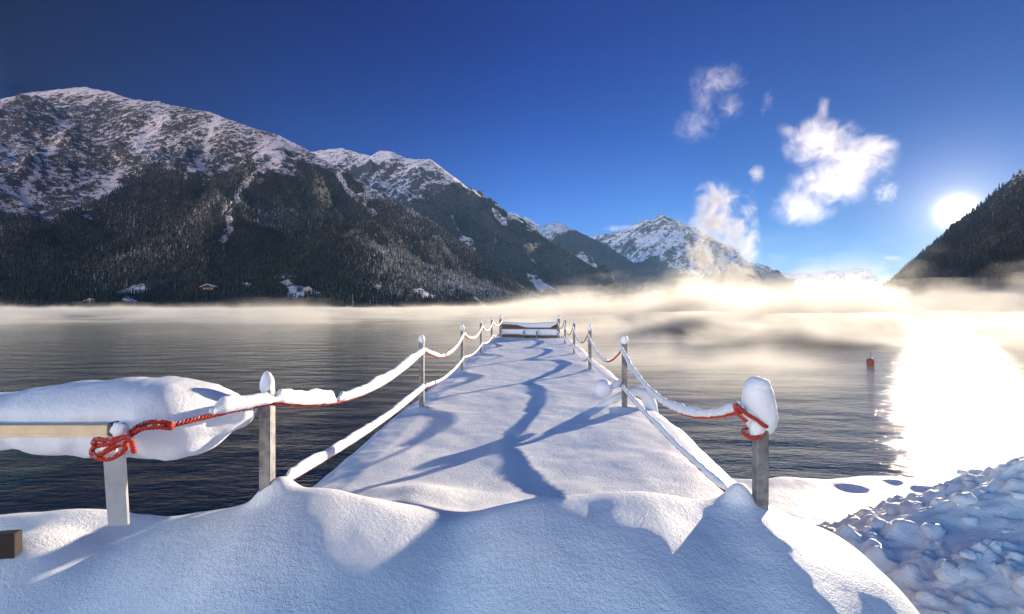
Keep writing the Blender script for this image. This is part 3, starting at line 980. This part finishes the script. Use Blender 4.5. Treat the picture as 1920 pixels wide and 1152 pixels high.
L_low = [J(2.52, -1.32, 1.76), att(US[1], VL, 1.70, -1), att(US[2], VL, 1.70, -1), att(US[3], VL, 1.71, -1), att(US[4], VL, 1.71, -1), J(UE, -1.22, 1.70)]
rope_thing('lower left rope rising out of the drift under a thick snow crust',
           [(sag(L_low[k], L_low[k + 1], s_, 60), h_, h_ * 0.85, [(0.0, 1.0)]) for k, (s_, h_) in enumerate([(0.05, 0.065), (0.10, 0.042), (0.09, 0.04), (0.1, 0.04), (0.1, 0.04)])])

R_top = [J(US[0], VR - 0.085, 2.185), att(US[1], VR, 2.175, 1), att(US[2], VR, 2.165, 1), att(US[3], VR, 2.17, 1), att(US[4], VR, 2.17, 1), J(UE, 1.06, 2.12)]
sp = []
for k, (s_, h_, fr) in enumerate([(0.27, 0.052, [(0.0, 1.0)]), (0.29, 0.042, [(0.32, 1.0)]), (0.27, 0.045, [(0.25, 1.0)]), (0.3, 0.045, [(0.55, 1.0)]), (0.25, 0.045, [(0, 1.0)])]):
    sp.append((sag(R_top[k], R_top[k + 1], s_, 60, 0.15), h_, h_ * 0.8, fr))
rope_rt = rope_thing('upper right rope in deep sags, its red underside bare', sp)
# turns of rope round the nearest right post
c = J(US[0], VR)
tw = []
for ctrl in [
    [R_top[0], P(1378, 757, 2.36), P(1381, 772, 2.345), P(1392, 783, 2.335), P(1400, 790, 2.335)],
    [P(1380, 764, 2.345), P(1394, 772, 2.325), P(1404, 779, 2.322), P(1420, 788, 2.322), P(1434, 799, 2.33), P(1438, 796, 2.38), P(1432, 778, 2.50), P(1400, 768, 2.5), P(1383, 764, 2.42), P(1380, 764, 2.345)],
    [P(1394, 812, 2.36), P(1402, 819, 2.335), P(1414, 821, 2.33), P(1426, 818, 2.335), P(1433, 808, 2.36), P(1430, 800, 2.42), P(1412, 799, 2.49), P(1396, 805, 2.42), P(1394, 812, 2.36)],
]:
    tw.append(loft(tube_rings(spline(ctrl, 14), 0.0092, 12, 170)))
child(mesh('knot', *merge(tw), M_ROPE), rope_rt)

R_low = [J(2.74, 1.10, 1.655), att(US[1], VR, 1.725, 1), att(US[2], VR, 1.69, 1), att(US[3], VR, 1.70, 1), att(US[4], VR, 1.70, 1), J(UE, 1.06, 1.70)]
rope_thing('lower right rope running down into the drift by the egg-capped post',
           [(sag(R_low[k], R_low[k + 1], s_, 60), h_, h_ * 0.8, [(0.0, 1.0)]) for k, (s_, h_) in enumerate([(0.04, 0.042), (0.05, 0.038), (0.19, 0.045), (0.15, 0.045), (0.12, 0.04)])])

# snow covered float hanging by a short red rope at the second right post
fl = empty('float', P(1131, 742, 5.75), 'snowball-covered float tied to the second right post by short red rope', 'float')
child(mesh('snow_ball', *blob(P(1131, 729, 5.75), 0.108, 30, 40, 0.05, 1.5, 2), M_SNOW_SOFT), fl)
q = spline([P(1146, 729, 5.78), P(1153, 727, 5.82), P(1160, 724, 5.86), P(1166, 722, 5.89)], 8)
child(mesh('tether', *loft(tube_rings(q, 0.010, 10, 150)), M_ROPE), fl)
child(mesh('snow_crust', *crust(q, 0.075, 0.07, 11, 0.2), M_SNOW_SOFT), fl)

# bowed hand rail of the bathing ladder, under snow, on the edge behind that post
ar = empty('ladder_handrail', J(6.2, 1.45, 1.42), 'bowed ladder handrail under a thick snow arch on the right jetty edge', 'handrail')
q = spline([P(1118, 768, 6.0), P(1148, 755, 6.02), P(1171, 744, 6.06), P(1190, 742, 6.1), P(1204, 749, 6.14), P(1213, 762, 6.14), P(1220, 778, 6.12), P(1224, 792, 6.1)], 12)
child(mesh('handrail_tube', *loft(tube_rings(q, 0.02, 12)), M_STEEL), ar)
t_, s_, n_ = frames(q)
L = np.linspace(0, 1, len(q))
rad = np.interp(L, [0, 0.2, 0.4, 0.6, 0.8, 1.0], [0.03, 0.045, 0.06, 0.085, 0.08, 0.055])
q2 = q.copy(); q2[:, 2] += 0.8 * rad; q2[:, 0] += 0.3 * rad; q2[:, 1] += 0.0
rg = tube_rings(q2, rad, 18)
jit = 0.010 * fbm(rg[..., 0] * 9, rg[..., 1] * 9, rg[..., 2] * 9, 3, 4)
rg[..., 2] += jit
child(mesh('snow_crust', *loft(rg), M_SNOW_SOFT), ar)


# ------------------------------------------------------------------ low shore rail with the snow pillow
rail = empty('shore_rail', P(218, 985, 2.0), 'low metal rail on a flat leaning leg, buried under a fat snow pillow', 'rail')
V, fs = bev_box(0, 0, 0, 1, 1, 1, 0.02)
def bar(x0, x1, y0, y1, z0, z1, b=0.004):
    V, fs = bev_box((x0 + x1) / 2, (y0 + y1) / 2, z0, z1, x1 - x0, y1 - y0, b)
    return V, fs
xe = (203 - 960) / F * 1.97
child(mesh('top_rail', *bar(-4.2, xe, 1.965, 2.005, ZC - (816 - 576) / F * 1.97, ZC - (797 - 576) / F * 1.97, 0.002), M_BEIGE, smooth=False), rail)
child(mesh('table_plate', *bar(-4.2, xe + 0.016, 2.007, 2.40, 2.155, 2.19, 0.003), M_ALU, smooth=False), rail)
child(mesh('end_cap', *bar(xe + 0.001, xe + 0.018, 1.962, 2.008, ZC - (818 - 576) / F * 1.97, ZC - (793 - 576) / F * 1.97, 0.003), M_DARK, smooth=False), rail)
a, b = P(213, 822, 2.03), P(223, 985, 2.14)
V, fs = bev_box(b[0], b[1], b[2], a[2], 0.082, 0.02, 0.003, 0.10, (a[0] - b[0], a[1] - b[1]))
child(mesh('leg', V, fs, M_ALU, smooth=False), rail)
st = np.array([(-420, 760, 850, 0.20), (-200, 748, 846, 0.21), (-60, 742, 838, 0.22), (20, 735, 832, 0.22), (60, 727, 844, 0.22), (120, 720, 848, 0.23), (180, 714, 850, 0.24), (240, 711, 854, 0.25), (290, 712, 857, 0.25), (330, 719, 854, 0.24),
               (360, 729, 844, 0.22), (385, 739, 828, 0.19), (400, 745, 813, 0.17), (415, 749, 812, 0.15), (435, 752, 806, 0.13), (450, 754, 796, 0.11), (459, 757, 785, 0.08), (464, 764, 776, 0.03)], float)
n = 150
xx = np.linspace(st[0, 0], st[-1, 0], n)
top = np.interp(xx, st[:, 0], st[:, 1]); bot = np.interp(xx, st[:, 0], st[:, 2]); hw = np.interp(xx, st[:, 0], st[:, 3])
ker = np.ones(7) / 7
sm = lambda q: np.convolve(np.pad(q, 3, mode='edge'), ker, 'valid')
sm2 = lambda q: np.convolve(np.pad(q, 14, mode='edge'), np.hanning(31)[1:-1] / np.hanning(31).sum(), 'valid')
top, bot, hw = sm(top), sm(bot), sm(hw)
rings = []
a = np.linspace(0, 2 * np.pi, 44, endpoint=False)
front = sm2(np.interp(xx, [0, 300, 330, 372, 430, 465], [2.03, 2.03, 2.05, 2.135, 2.275, 2.36]))
for k in range(n):
    yc = front[k] + hw[k]
    zt_ = ZC - (top[k] - 576) / F * (yc - 0.05); zb_ = ZC - (bot[k] - 576) / F * (yc - 0.03)
    ca, sa = np.cos(a), np.sin(a)
    py_ = yc + hw[k] * np.sign(ca) * np.abs(ca) ** 0.9
    pz = (zt_ + zb_) / 2 + (zt_ - zb_) / 2 * np.sign(sa) * np.abs(sa) ** 0.9
    rings.append(np.stack([np.full(44, (xx[k] - 960) / F * (front[k] + 0.35 * hw[k])), py_, pz], -1))
R = np.array(rings)
nj = fbm(R[..., 0] * 3.0, R[..., 1] * 3.0, R[..., 2] * 3.0, 4, 6)
nk = fbm(R[..., 0] * 13, R[..., 1] * 13, R[..., 2] * 13, 4, 16)
R[..., 2] += 0.018 * nj + 0.006 * nk; R[..., 1] += 0.02 * nj + 0.005 * nk
child(mesh('snow_pillow', *loft(R), M_SNOW_SOFT), rail)

# plank end peeping out of the snow
pl = mesh('plank', *bev_box(-2.28, 2.12, 1.30, ZC - (1004 - 576) / F * 2.1, 0.17, 0.05, 0.004, 0.2), M_TIMBER, smooth=False)
tag(pl, 'dark brown plank end poking out of the snow bank at the left edge', 'plank')


# ------------------------------------------------------------------ wooden barrier at the far end
br_ = empty('wooden_barrier', J(UE, -0.1, 1.15), 'brown wooden barrier of two boards closing the far end of the jetty', 'barrier')
def brd(u0, u1, v0, v1, z0, z1, mat, name):
    return child(mesh(name, *jbox(u0, u1, v0, v1, z0, z1, 0.006), mat, smooth=False), br_)
brd(UE - 0.03, UE + 0.03, -1.22, 1.04, 1.76, 2.03, M_WOOD, 'board')
brd(UE - 0.03, UE + 0.03, -1.22, 1.04, 1.36, 1.62, M_WOOD, 'board')
for v in (-1.28, 1.10):
    cp = brd(UE - 0.055, UE + 0.055, v - 0.055, v + 0.055, 1.1, 2.22, M_STEEL if v < 0 else M_STEEL, 'corner_post')
    cc = J(UE, v)
    o = mesh('snow_cap', *blob((cc[0], cc[1], 2.265), 1.0, 18, 24, 0.10, 1.4, 3, squash=(0.072, 0.072, 0.10)), M_SNOW_SOFT)
    o.parent = cp
for v in (-0.33, 0.21):
    sp_ = brd(UE - 0.22, UE - 0.17, v - 0.03, v + 0.03, 1.2, 1.74, M_STEEL, 'short_post')
    cc = J(UE - 0.195, v)
    o = mesh('snow_cap', *blob((cc[0], cc[1], 1.76), 1.0, 14, 18, 0.10, 1.4, 5, squash=(0.04, 0.04, 0.045)), M_SNOW_SOFT)
    o.parent = sp_
def board_snow(ztop, zhang, du, seed):
    vv = np.linspace(-1.22, 1.04, 90)
    rg = []
    a = np.linspace(0, 2 * np.pi, 24, endpoint=False)
    zt = ztop(vv); zb = zhang(vv)
    for k, v in enumerate(vv):
        ca, sa = np.cos(a), np.sin(a)
        uu = UE - 0.02 + (du + 0.03 * perlin(v * 2.0, 0.4, None, seed)) * np.sign(ca) * np.abs(ca) ** 0.7
        zz = np.where(sa > 0, zt[k] - 0.10 + 0.10 * np.abs(sa) ** 0.7, zt[k] - 0.10 - (zt[k] - 0.10 - zb[k]) * np.abs(sa) ** 0.5)
        x, y = Jg(uu, np.full(24, v))
        rg.append(np.stack([x, y, zz], -1))
    return loft(rg)
V, fs = board_snow(lambda v: 2.10 - 0.05 * np.sin((v + 1.22) / 2.26 * np.pi), lambda v: 2.02 - 0.17 * sst(-0.9, -0.1, v) * sst(1.1, 0.7, v), 0.12, 4)
child(mesh('snow_crust', V, fs, M_SNOW_SOFT), br_)
V, fs = board_snow(lambda v: 1.80 + 0 * v, lambda v: 1.575 - 0.04 * sst(-0.6, -0.3, v), 0.13, 7)
child(mesh('snow_crust', V, fs, M_SNOW_SOFT), br_)


# ------------------------------------------------------------------ buoy
bc = P(1632, 683, 22.6)
by = empty('buoy', (bc[0], bc[1], 0), 'small red mooring buoy with a thin staff floating right of the jetty', 'buoy')
zz = np.linspace(0, 1, 14)
rr = 0.15 * np.array([0.5, 0.8, 0.92, 0.97, 1, 1, 1, 1, 1, 0.98, 0.95, 0.9, 0.75, 0.45])
rg = [np.stack([bc[0] + r_ * np.cos(a := np.linspace(0, 2 * np.pi, 24, endpoint=False)), bc[1] + r_ * np.sin(a), np.full(24, -0.08 + 0.36 * z_)], -1) for r_, z_ in zip(rr, zz)]
child(mesh('float_body', *loft(rg), M_BUOY), by)
pts = np.array([[bc[0], bc[1], 0.27], [bc[0] + 0.005, bc[1], 0.4], [bc[0] + 0.012, bc[1], 0.52]])
child(mesh('staff', *loft(tube_rings(pts, 0.009, 8)), M_DARK), by)
child(mesh('top_mark', *blob((bc[0] + 0.012, bc[1], 0.53), 0.03, 12, 16, 0.0), M_DARK), by)
child(mesh('snow_cap', *blob((bc[0] + 0.05, bc[1], 0.275), 0.09, 12, 18, 0.15, 1.5, 3, squash=(1, 1, 0.45)), M_SNOW_SOFT), by)


# ------------------------------------------------------------------ houses on the far left shore
def house(px_, py_, w, d, h, rh, wallm, label, rot=0.2, M=m1):
    p = M.ray(px_, py_)
    if p is None: return
    z = float(M.at(p[0], p[1])) - 0.8
    root = empty('house', (p[0], p[1], z), label, 'house', 'houses on the far shore')
    c, s = math.cos(rot), math.sin(rot)
    def R(V):
        V = np.asarray(V, float).reshape(-1, 3)
        return np.stack([c * V[:, 0] - s * V[:, 1], s * V[:, 0] + c * V[:, 1], V[:, 2]], -1)
    w2, d2 = w / 2, d / 2
    # walls with gables facing the lake (-y side)
    V = [(-w2, -d2, 0), (w2, -d2, 0), (w2, d2, 0), (-w2, d2, 0), (-w2, -d2, h), (w2, -d2, h), (w2, d2, h), (-w2, d2, h), (0, -d2, h + rh * 0.98), (0, d2, h + rh * 0.98)]
    mesh('wall', R(V), [np.array([[0, 1, 5, 4], [1, 2, 6, 5], [2, 3, 7, 6], [3, 0, 4, 7]]), np.array([[4, 5, 8], [6, 7, 9]])], wallm, root, False)
    e, t = w * 0.10, 0.7
    k = rh / w2
    V = []
    for (zz) in (0.0, t):
        V += [(-w2 - e, -d2 - e, h - e * k + zz), (0, -d2 - e, h + rh + zz), (w2 + e, -d2 - e, h - e * k + zz), (-w2 - e, d2 + e, h - e * k + zz), (0, d2 + e, h + rh + zz), (w2 + e, d2 + e, h - e * k + zz)]
    q = [[0, 3, 4, 1], [1, 4, 5, 2], [6, 7, 10, 9], [7, 8, 11, 10], [0, 1, 7, 6], [1, 2, 8, 7], [3, 9, 10, 4], [4, 10, 11, 5], [0, 6, 9, 3], [2, 5, 11, 8]]
    rf = mesh('roof', R(V), [np.array(q)], M_SNOW, root, False)
    cb = bev_box(w * 0.18, 0, h + rh * 0.4, h + rh + 1.6, 1.2, 1.2, 0.05)
    mesh('chimney', R(cb[0]), cb[1], M_TIMBER, rf, False)
    for i in (-1, 0, 1):
        wb = bev_box(i * w * 0.27, -d2 - 0.05, h * 0.35, h * 0.7, w * 0.12, 0.12, 0.02)
        mesh('window', R(wb[0]), wb[1], M_WINDOW, root, False)
house(394, 545, 26, 16, 8, 5, M_TIMBER, 'large dark timber house with snowy roof alone above the shore trees', 0.05)
house(173, 570, 17, 12, 6, 4, M_WALL, 'pale low house with snowy roof among shore trees, left of the other houses', 0.2)
house(240, 570, 19, 12, 6, 4, M_WALL, 'pale wide house beside the lake between dark trees', -0.25)
house(578, 546, 14, 10, 5, 4, M_WALL, 'pale house on the snowy terrace left of the white meadow', 0.3)
house(708, 542, 14, 10, 6, 4, M_WALL, 'small pale house at the foot of the sunlit frosted woods', 0.3)


# ------------------------------------------------------------------ vapour: clouds, steam, lake mist, air
def step_rate(o, mat, step):
    d = o.dimensions
    bb = np.array([v.co for v in o.data.vertices]) if len(o.data.vertices) < 5000 else None
    if bb is None:
        bb = np.empty(len(o.data.vertices) * 3, np.float32); o.data.vertices.foreach_get('co', bb); bb = bb.reshape(-1, 3)
    ext = bb.max(0) - bb.min(0)
    mat.cycles.volume_step_rate = float(step / (0.1 * ext.mean()))

def vapour(name, ells, dens, nscale, step, g=0.55, col=(0.98, 0.97, 0.95), amp=1.3, lo=0.30, hi=0.75, rough=0.6, stretch=(1, 1, 1), seed=0, hull=1.0):
    """ells: list of (px, py, depth, rx px, ry px, thickness factor)"""
    E = []
    for (px_, py_, d, rx, ry, th) in ells:
        c = P(px_, py_, d)
        E.append((c, np.array([rx / F * d, math.sqrt(rx * ry) / F * d * th, ry / F * d])))
    # hull: star shaped about the centroid
    lo_ = np.min([c - r_ for c, r_ in E], 0); hi_ = np.max([c + r_ for c, r_ in E], 0)
    n = NT(name)
    pos = n.n.new('ShaderNodeNewGeometry').outputs['Position']
    f = None
    for c, r_ in E:
        v = n('VectorMath', {0: pos, 1: tuple(c)}, operation='SUBTRACT').outputs[0]
        v = n('VectorMath', {0: v, 1: tuple(r_)}, operation='DIVIDE').outputs[0]
        l_ = n('VectorMath', {0: v}, operation='LENGTH').outputs[1]
        q = n.math('SUBTRACT', 1.0, l_)
        f = q if f is None else n.math('SMOOTH_MAX', f, q, 0.25)
    mp = n('Mapping', {'Vector': pos, 'Scale': stretch, 'Location': (seed * 37.0, seed * 11.0, seed * 5.0)}).outputs[0]
    k = n.noise(mp, nscale, 8, rough, 1.2)
    s = n.math('MULTIPLY_ADD', n.math('SUBTRACT', k, 0.5), amp * 2, f)
    edge = n.ramp(f, 0.0, 0.25)
    d_ = n.math('MULTIPLY', n.math('MULTIPLY', n.ramp(s, lo, hi), edge), dens)
    pv = n('VolumePrincipled', {'Color': (*col, 1), 'Density': d_, 'Anisotropy': g})
    n.l.new(pv.outputs[0], n.out.inputs['Volume'])
    # lumpy closed hull round the union of the ellipsoids
    ctr = np.mean([c for c, _ in E], 0); sc = (hi_ - lo_) / 2
    th_ = np.linspace(0, np.pi, 26)[1:-1]; ph = np.linspace(0, 2 * np.pi, 40, endpoint=False)
    T_, Ph = np.meshgrid(th_, ph, indexing='ij')
    D = np.stack([np.sin(T_) * np.cos(Ph), np.sin(T_) * np.sin(Ph), -np.cos(T_)], -1) * sc
    R = np.full(D.shape[:2], 0.12)
    for c, r_ in E:
        a_ = ((D / r_) ** 2).sum(-1); b_ = 2 * ((D / r_) * ((ctr - c) / r_)).sum(-1); cc = (((ctr - c) / r_) ** 2).sum() - 1
        disc = b_ * b_ - 4 * a_ * cc
        t = np.where(disc > 0, (-b_ + np.sqrt(np.maximum(disc, 0))) / (2 * a_), 0)
        R = np.maximum(R, t)
    for _ in range(2):
        R = np.maximum(R, 0.5 * R + 0.25 * (np.roll(R, 1, 1) + np.roll(R, -1, 1)))
    V, fs = loft(ctr + D * (R * 1.03 * hull)[..., None])
    o = mesh(name, V, fs, n.m)
    step_rate(o, n.m, step)
    return o

CD = 9000
o = vapour('cloud', [(1535, 268, CD, 82, 60, 0.8), (1600, 298, CD, 92, 64, 0.8), (1560, 340, CD, 96, 62, 0.8), (1505, 388, CD, 72, 48, 0.8), (1652, 272, CD, 40, 20, 0.8), (1480, 245, CD, 28, 20, 0.8), (1545, 205, CD, 14, 34, 0.8)],
           0.0011, 0.0026, 28, 0.5, col=(1.0, 0.95, 0.88), amp=1.6, lo=0.10, hi=1.5, rough=0.74)
tag(o, 'large ragged cream cloud glowing left of the sun', 'cloud')
o = vapour('cloud', [(1302, 236, CD, 56, 46, 0.8), (1345, 152, CD, 76, 42, 0.8), (1368, 198, CD, 36, 38, 0.8), (1320, 190, CD, 40, 30, 0.8)], 0.0008, 0.0040, 28, 0.35, amp=1.5, lo=0.25, hi=1.5, rough=0.68, seed=2)
tag(o, 'thin torn wisp of cloud high above the pointed peak', 'cloud')
o = vapour('cloud', [(1662, 360, CD, 34, 36, 0.8)], 0.0016, 0.010, 30, 0.35, amp=1.3, lo=0.35, hi=1.2, seed=3)
tag(o, 'small bright cloud scrap just below right of the large cream cloud', 'cloud')
o = vapour('cloud', [(1440, 188, CD, 16, 26, 0.8), (1430, 210, CD, 10, 16, 0.8)], 0.0008, 0.009, 30, 0.35, amp=1.3, lo=0.3, hi=1.3, seed=4)
tag(o, 'tiny faint wisp between the torn cloud and the large cloud', 'cloud')
o = vapour('cloud', [(1150, 429, 8900, 36, 9, 1.2), (1172, 426, 8900, 22, 7, 1.2)], 0.0012, 0.007, 40, 0.35, amp=1.0, lo=0.2, hi=1.0, seed=5)
tag(o, 'low white cloud behind the left shoulder of the pointed peak', 'cloud')
o = vapour('cloud', [(1675, 484, 14600, 30, 7, 1.2), (1655, 493, 14600, 16, 5, 1.2)], 0.0008, 0.005, 60, 0.35, amp=1.0, lo=0.2, hi=1.0, seed=6)
tag(o, 'narrow streak of cloud above the distant pale range', 'cloud')

PD = 620
o = vapour('steam', [(1345, 378, PD, 52, 52, 0.6), (1382, 440, PD, 44, 56, 0.6), (1401, 465, PD, 20, 120, 1.0), (1318, 480, PD, 44, 50, 0.6), (1360, 528, PD, 100, 60, 0.5), (1340, 420, PD, 60, 60, 0.6), (1418, 328, PD, 18, 24, 0.7)],
           0.058, 0.040, 5, 0.3, amp=1.5, lo=0.12, hi=1.3, rough=0.66, seed=7)
tag(o, kind='stuff')
o = vapour('steam', [(1715, 515, 900, 44, 30, 0.6), (1690, 530, 900, 40, 24, 0.6), (1755, 535, 900, 50, 24, 0.6)], 0.010, 0.035, 7, 0.3, amp=1.4, lo=0.3, hi=1.3, seed=8)
tag(o, kind='stuff')
o = vapour('steam', [(1510, 535, 750, 40, 22, 0.6), (1600, 530, 750, 66, 26, 0.6), (1450, 548, 700, 50, 20, 0.6), (1230, 550, 650, 64, 30, 0.6), (1120, 553, 560, 54, 26, 0.6), (1060, 558, 560, 44, 20, 0.6), (1290, 540, 620, 50, 36, 0.6)], 0.018, 0.040, 6, 0.3, amp=1.6, lo=0.12, hi=1.2, seed=9)
tag(o, kind='stuff')

def mist(name, x0, x1, y0, y1, hfun, dens, nscale, step, yramp, stretch=(0.45, 1.0, 1.6), thr=(0.42, 0.70), g=0.25, hs=1.0, hx=None, xr=(1.0, 1.0)):
    """flat lying mist over the water; hfun(x, y) gives its top"""
    nx, ny = 40, 30
    xs_, ys_ = np.linspace(x0, x1, nx), np.linspace(y0, y1, ny)
    X, Y = np.meshgrid(xs_, ys_)
    top = hfun(X, Y)
    Vt = np.stack([X, Y, top], -1).reshape(-1, 3); Vb = np.stack([X, Y, np.full(X.shape, 0.02)], -1).reshape(-1, 3)
    N = nx * ny
    ft = gridf(ny, nx); i = np.arange(N).reshape(ny, nx)
    rim = np.concatenate([i[0, :-1], i[:-1, -1], i[-1, :0:-1], i[:0:-1, 0]])
    rn = np.roll(rim, -1)
    o_V = np.vstack([Vt, Vb])
    sides = np.stack([rim, rim + N, rn + N, rn], -1)
    n = NT(name)
    pos = n.n.new('ShaderNodeNewGeometry').outputs['Position']
    sx = n('SeparateXYZ', {'Vector': pos})
    X_, Y_, Z_ = sx.outputs
    mp = n('Mapping', {'Vector': pos, 'Rotation': (0, 0, math.radians(-20)), 'Scale': stretch}).outputs[0]
    k = n.noise(mp, nscale, 6, 0.62, 0.8)
    big = n.noise(n('Mapping', {'Vector': pos, 'Scale': (1, 1, 0.12)}).outputs[0], nscale * 0.40, 4, 0.6, 0.5)
    ratio = n.math('DIVIDE', X_, Y_)
    if hx:
        hh = n.math('MULTIPLY', n.ramp(ratio, hx[0], hx[1], hx[2], hx[3]), hs)
    else:
        hh = hs
    hz = n.math('DIVIDE', Z_, n.math('MULTIPLY', hh, n.ramp(big, 0.36, 0.66, 0.25, 2.3)))
    fall = n.math('POWER', 2.718, n.math('MULTIPLY', hz, -1.0))
    s = n.math('ADD', k, n.math('MULTIPLY', n.math('SUBTRACT', big, 0.5), 0.7))
    s = n.math('SUBTRACT', s, n.math('MULTIPLY', hz, 0.05))
    d_ = n.math('MULTIPLY', n.ramp(s, *thr), fall)
    d_ = n.math('MULTIPLY', d_, n.ramp(ratio, -0.3, 0.5, xr[0], xr[1]))
    d_ = n.math('MULTIPLY', d_, n.ramp(Y_, yramp[0], yramp[1]))
    d_ = n.math('MULTIPLY', d_, n.ramp(Y_, yramp[2], yramp[3], 1.0, 0.0))
    d_ = n.math('MULTIPLY', d_, dens)
    pv = n('VolumePrincipled', {'Color': (0.98, 0.97, 0.95, 1), 'Density': d_, 'Anisotropy': g})
    n.l.new(pv.outputs[0], n.out.inputs['Volume'])
    o = mesh(name, o_V, [ft, ft[:, ::-1] + N, sides], n.m)
    step_rate(o, n.m, step)
    tag(o, kind='stuff')
    return o
def htop(lo, hi):
    return lambda X, Y: lo + (hi - lo) * sst(-0.15, 0.35, X / Y)
mist('mist', -75, 95, 9.5, 70, htop(1.3, 2.2), 0.34, 0.16, 0.7, (6, 40, 100, 200), hs=0.70, thr=(0.43, 0.66), xr=(0.06, 2.6), g=0.3)
mist('mist', -340, 420, 70.5, 330, htop(5, 11), 0.085, 0.075, 3.0, (60, 80, 1000, 2000), hs=1.3, hx=(-0.1, 0.30, 0.6, 2.0), thr=(0.42, 0.62), xr=(1.9, 1.9), g=0.30)
mist('mist', -1450, 1100, 331, 1250, htop(16, 75), 0.018, 0.022, 9.0, (300, 400, 1000, 1240), hs=3.0, hx=(-0.15, 0.30, 0.35, 2.8), thr=(0.42, 0.60), xr=(1.5, 1.5), g=0.4)

TOP = max(float(m.Z.max()) for m in (m1, m2, m3, m4, m5, m6)) + 12
bx = bev_box(0, (LY0 + LY1) / 2, -1.7, TOP, 2 * LX + 200, LY1 - LY0 + 60, 1.0)
n = NT('haze_air')
pv = n('VolumePrincipled', {'Color': (0.24, 0.52, 1.0, 1), 'Density': 2.3e-5, 'Anisotropy': 0.3})
n.l.new(pv.outputs[0], n.out.inputs['Volume'])
hz_ = mesh('haze', *bx, n.m, smooth=False)
hz_['kind'] = 'stuff'
print('TOP', TOP)
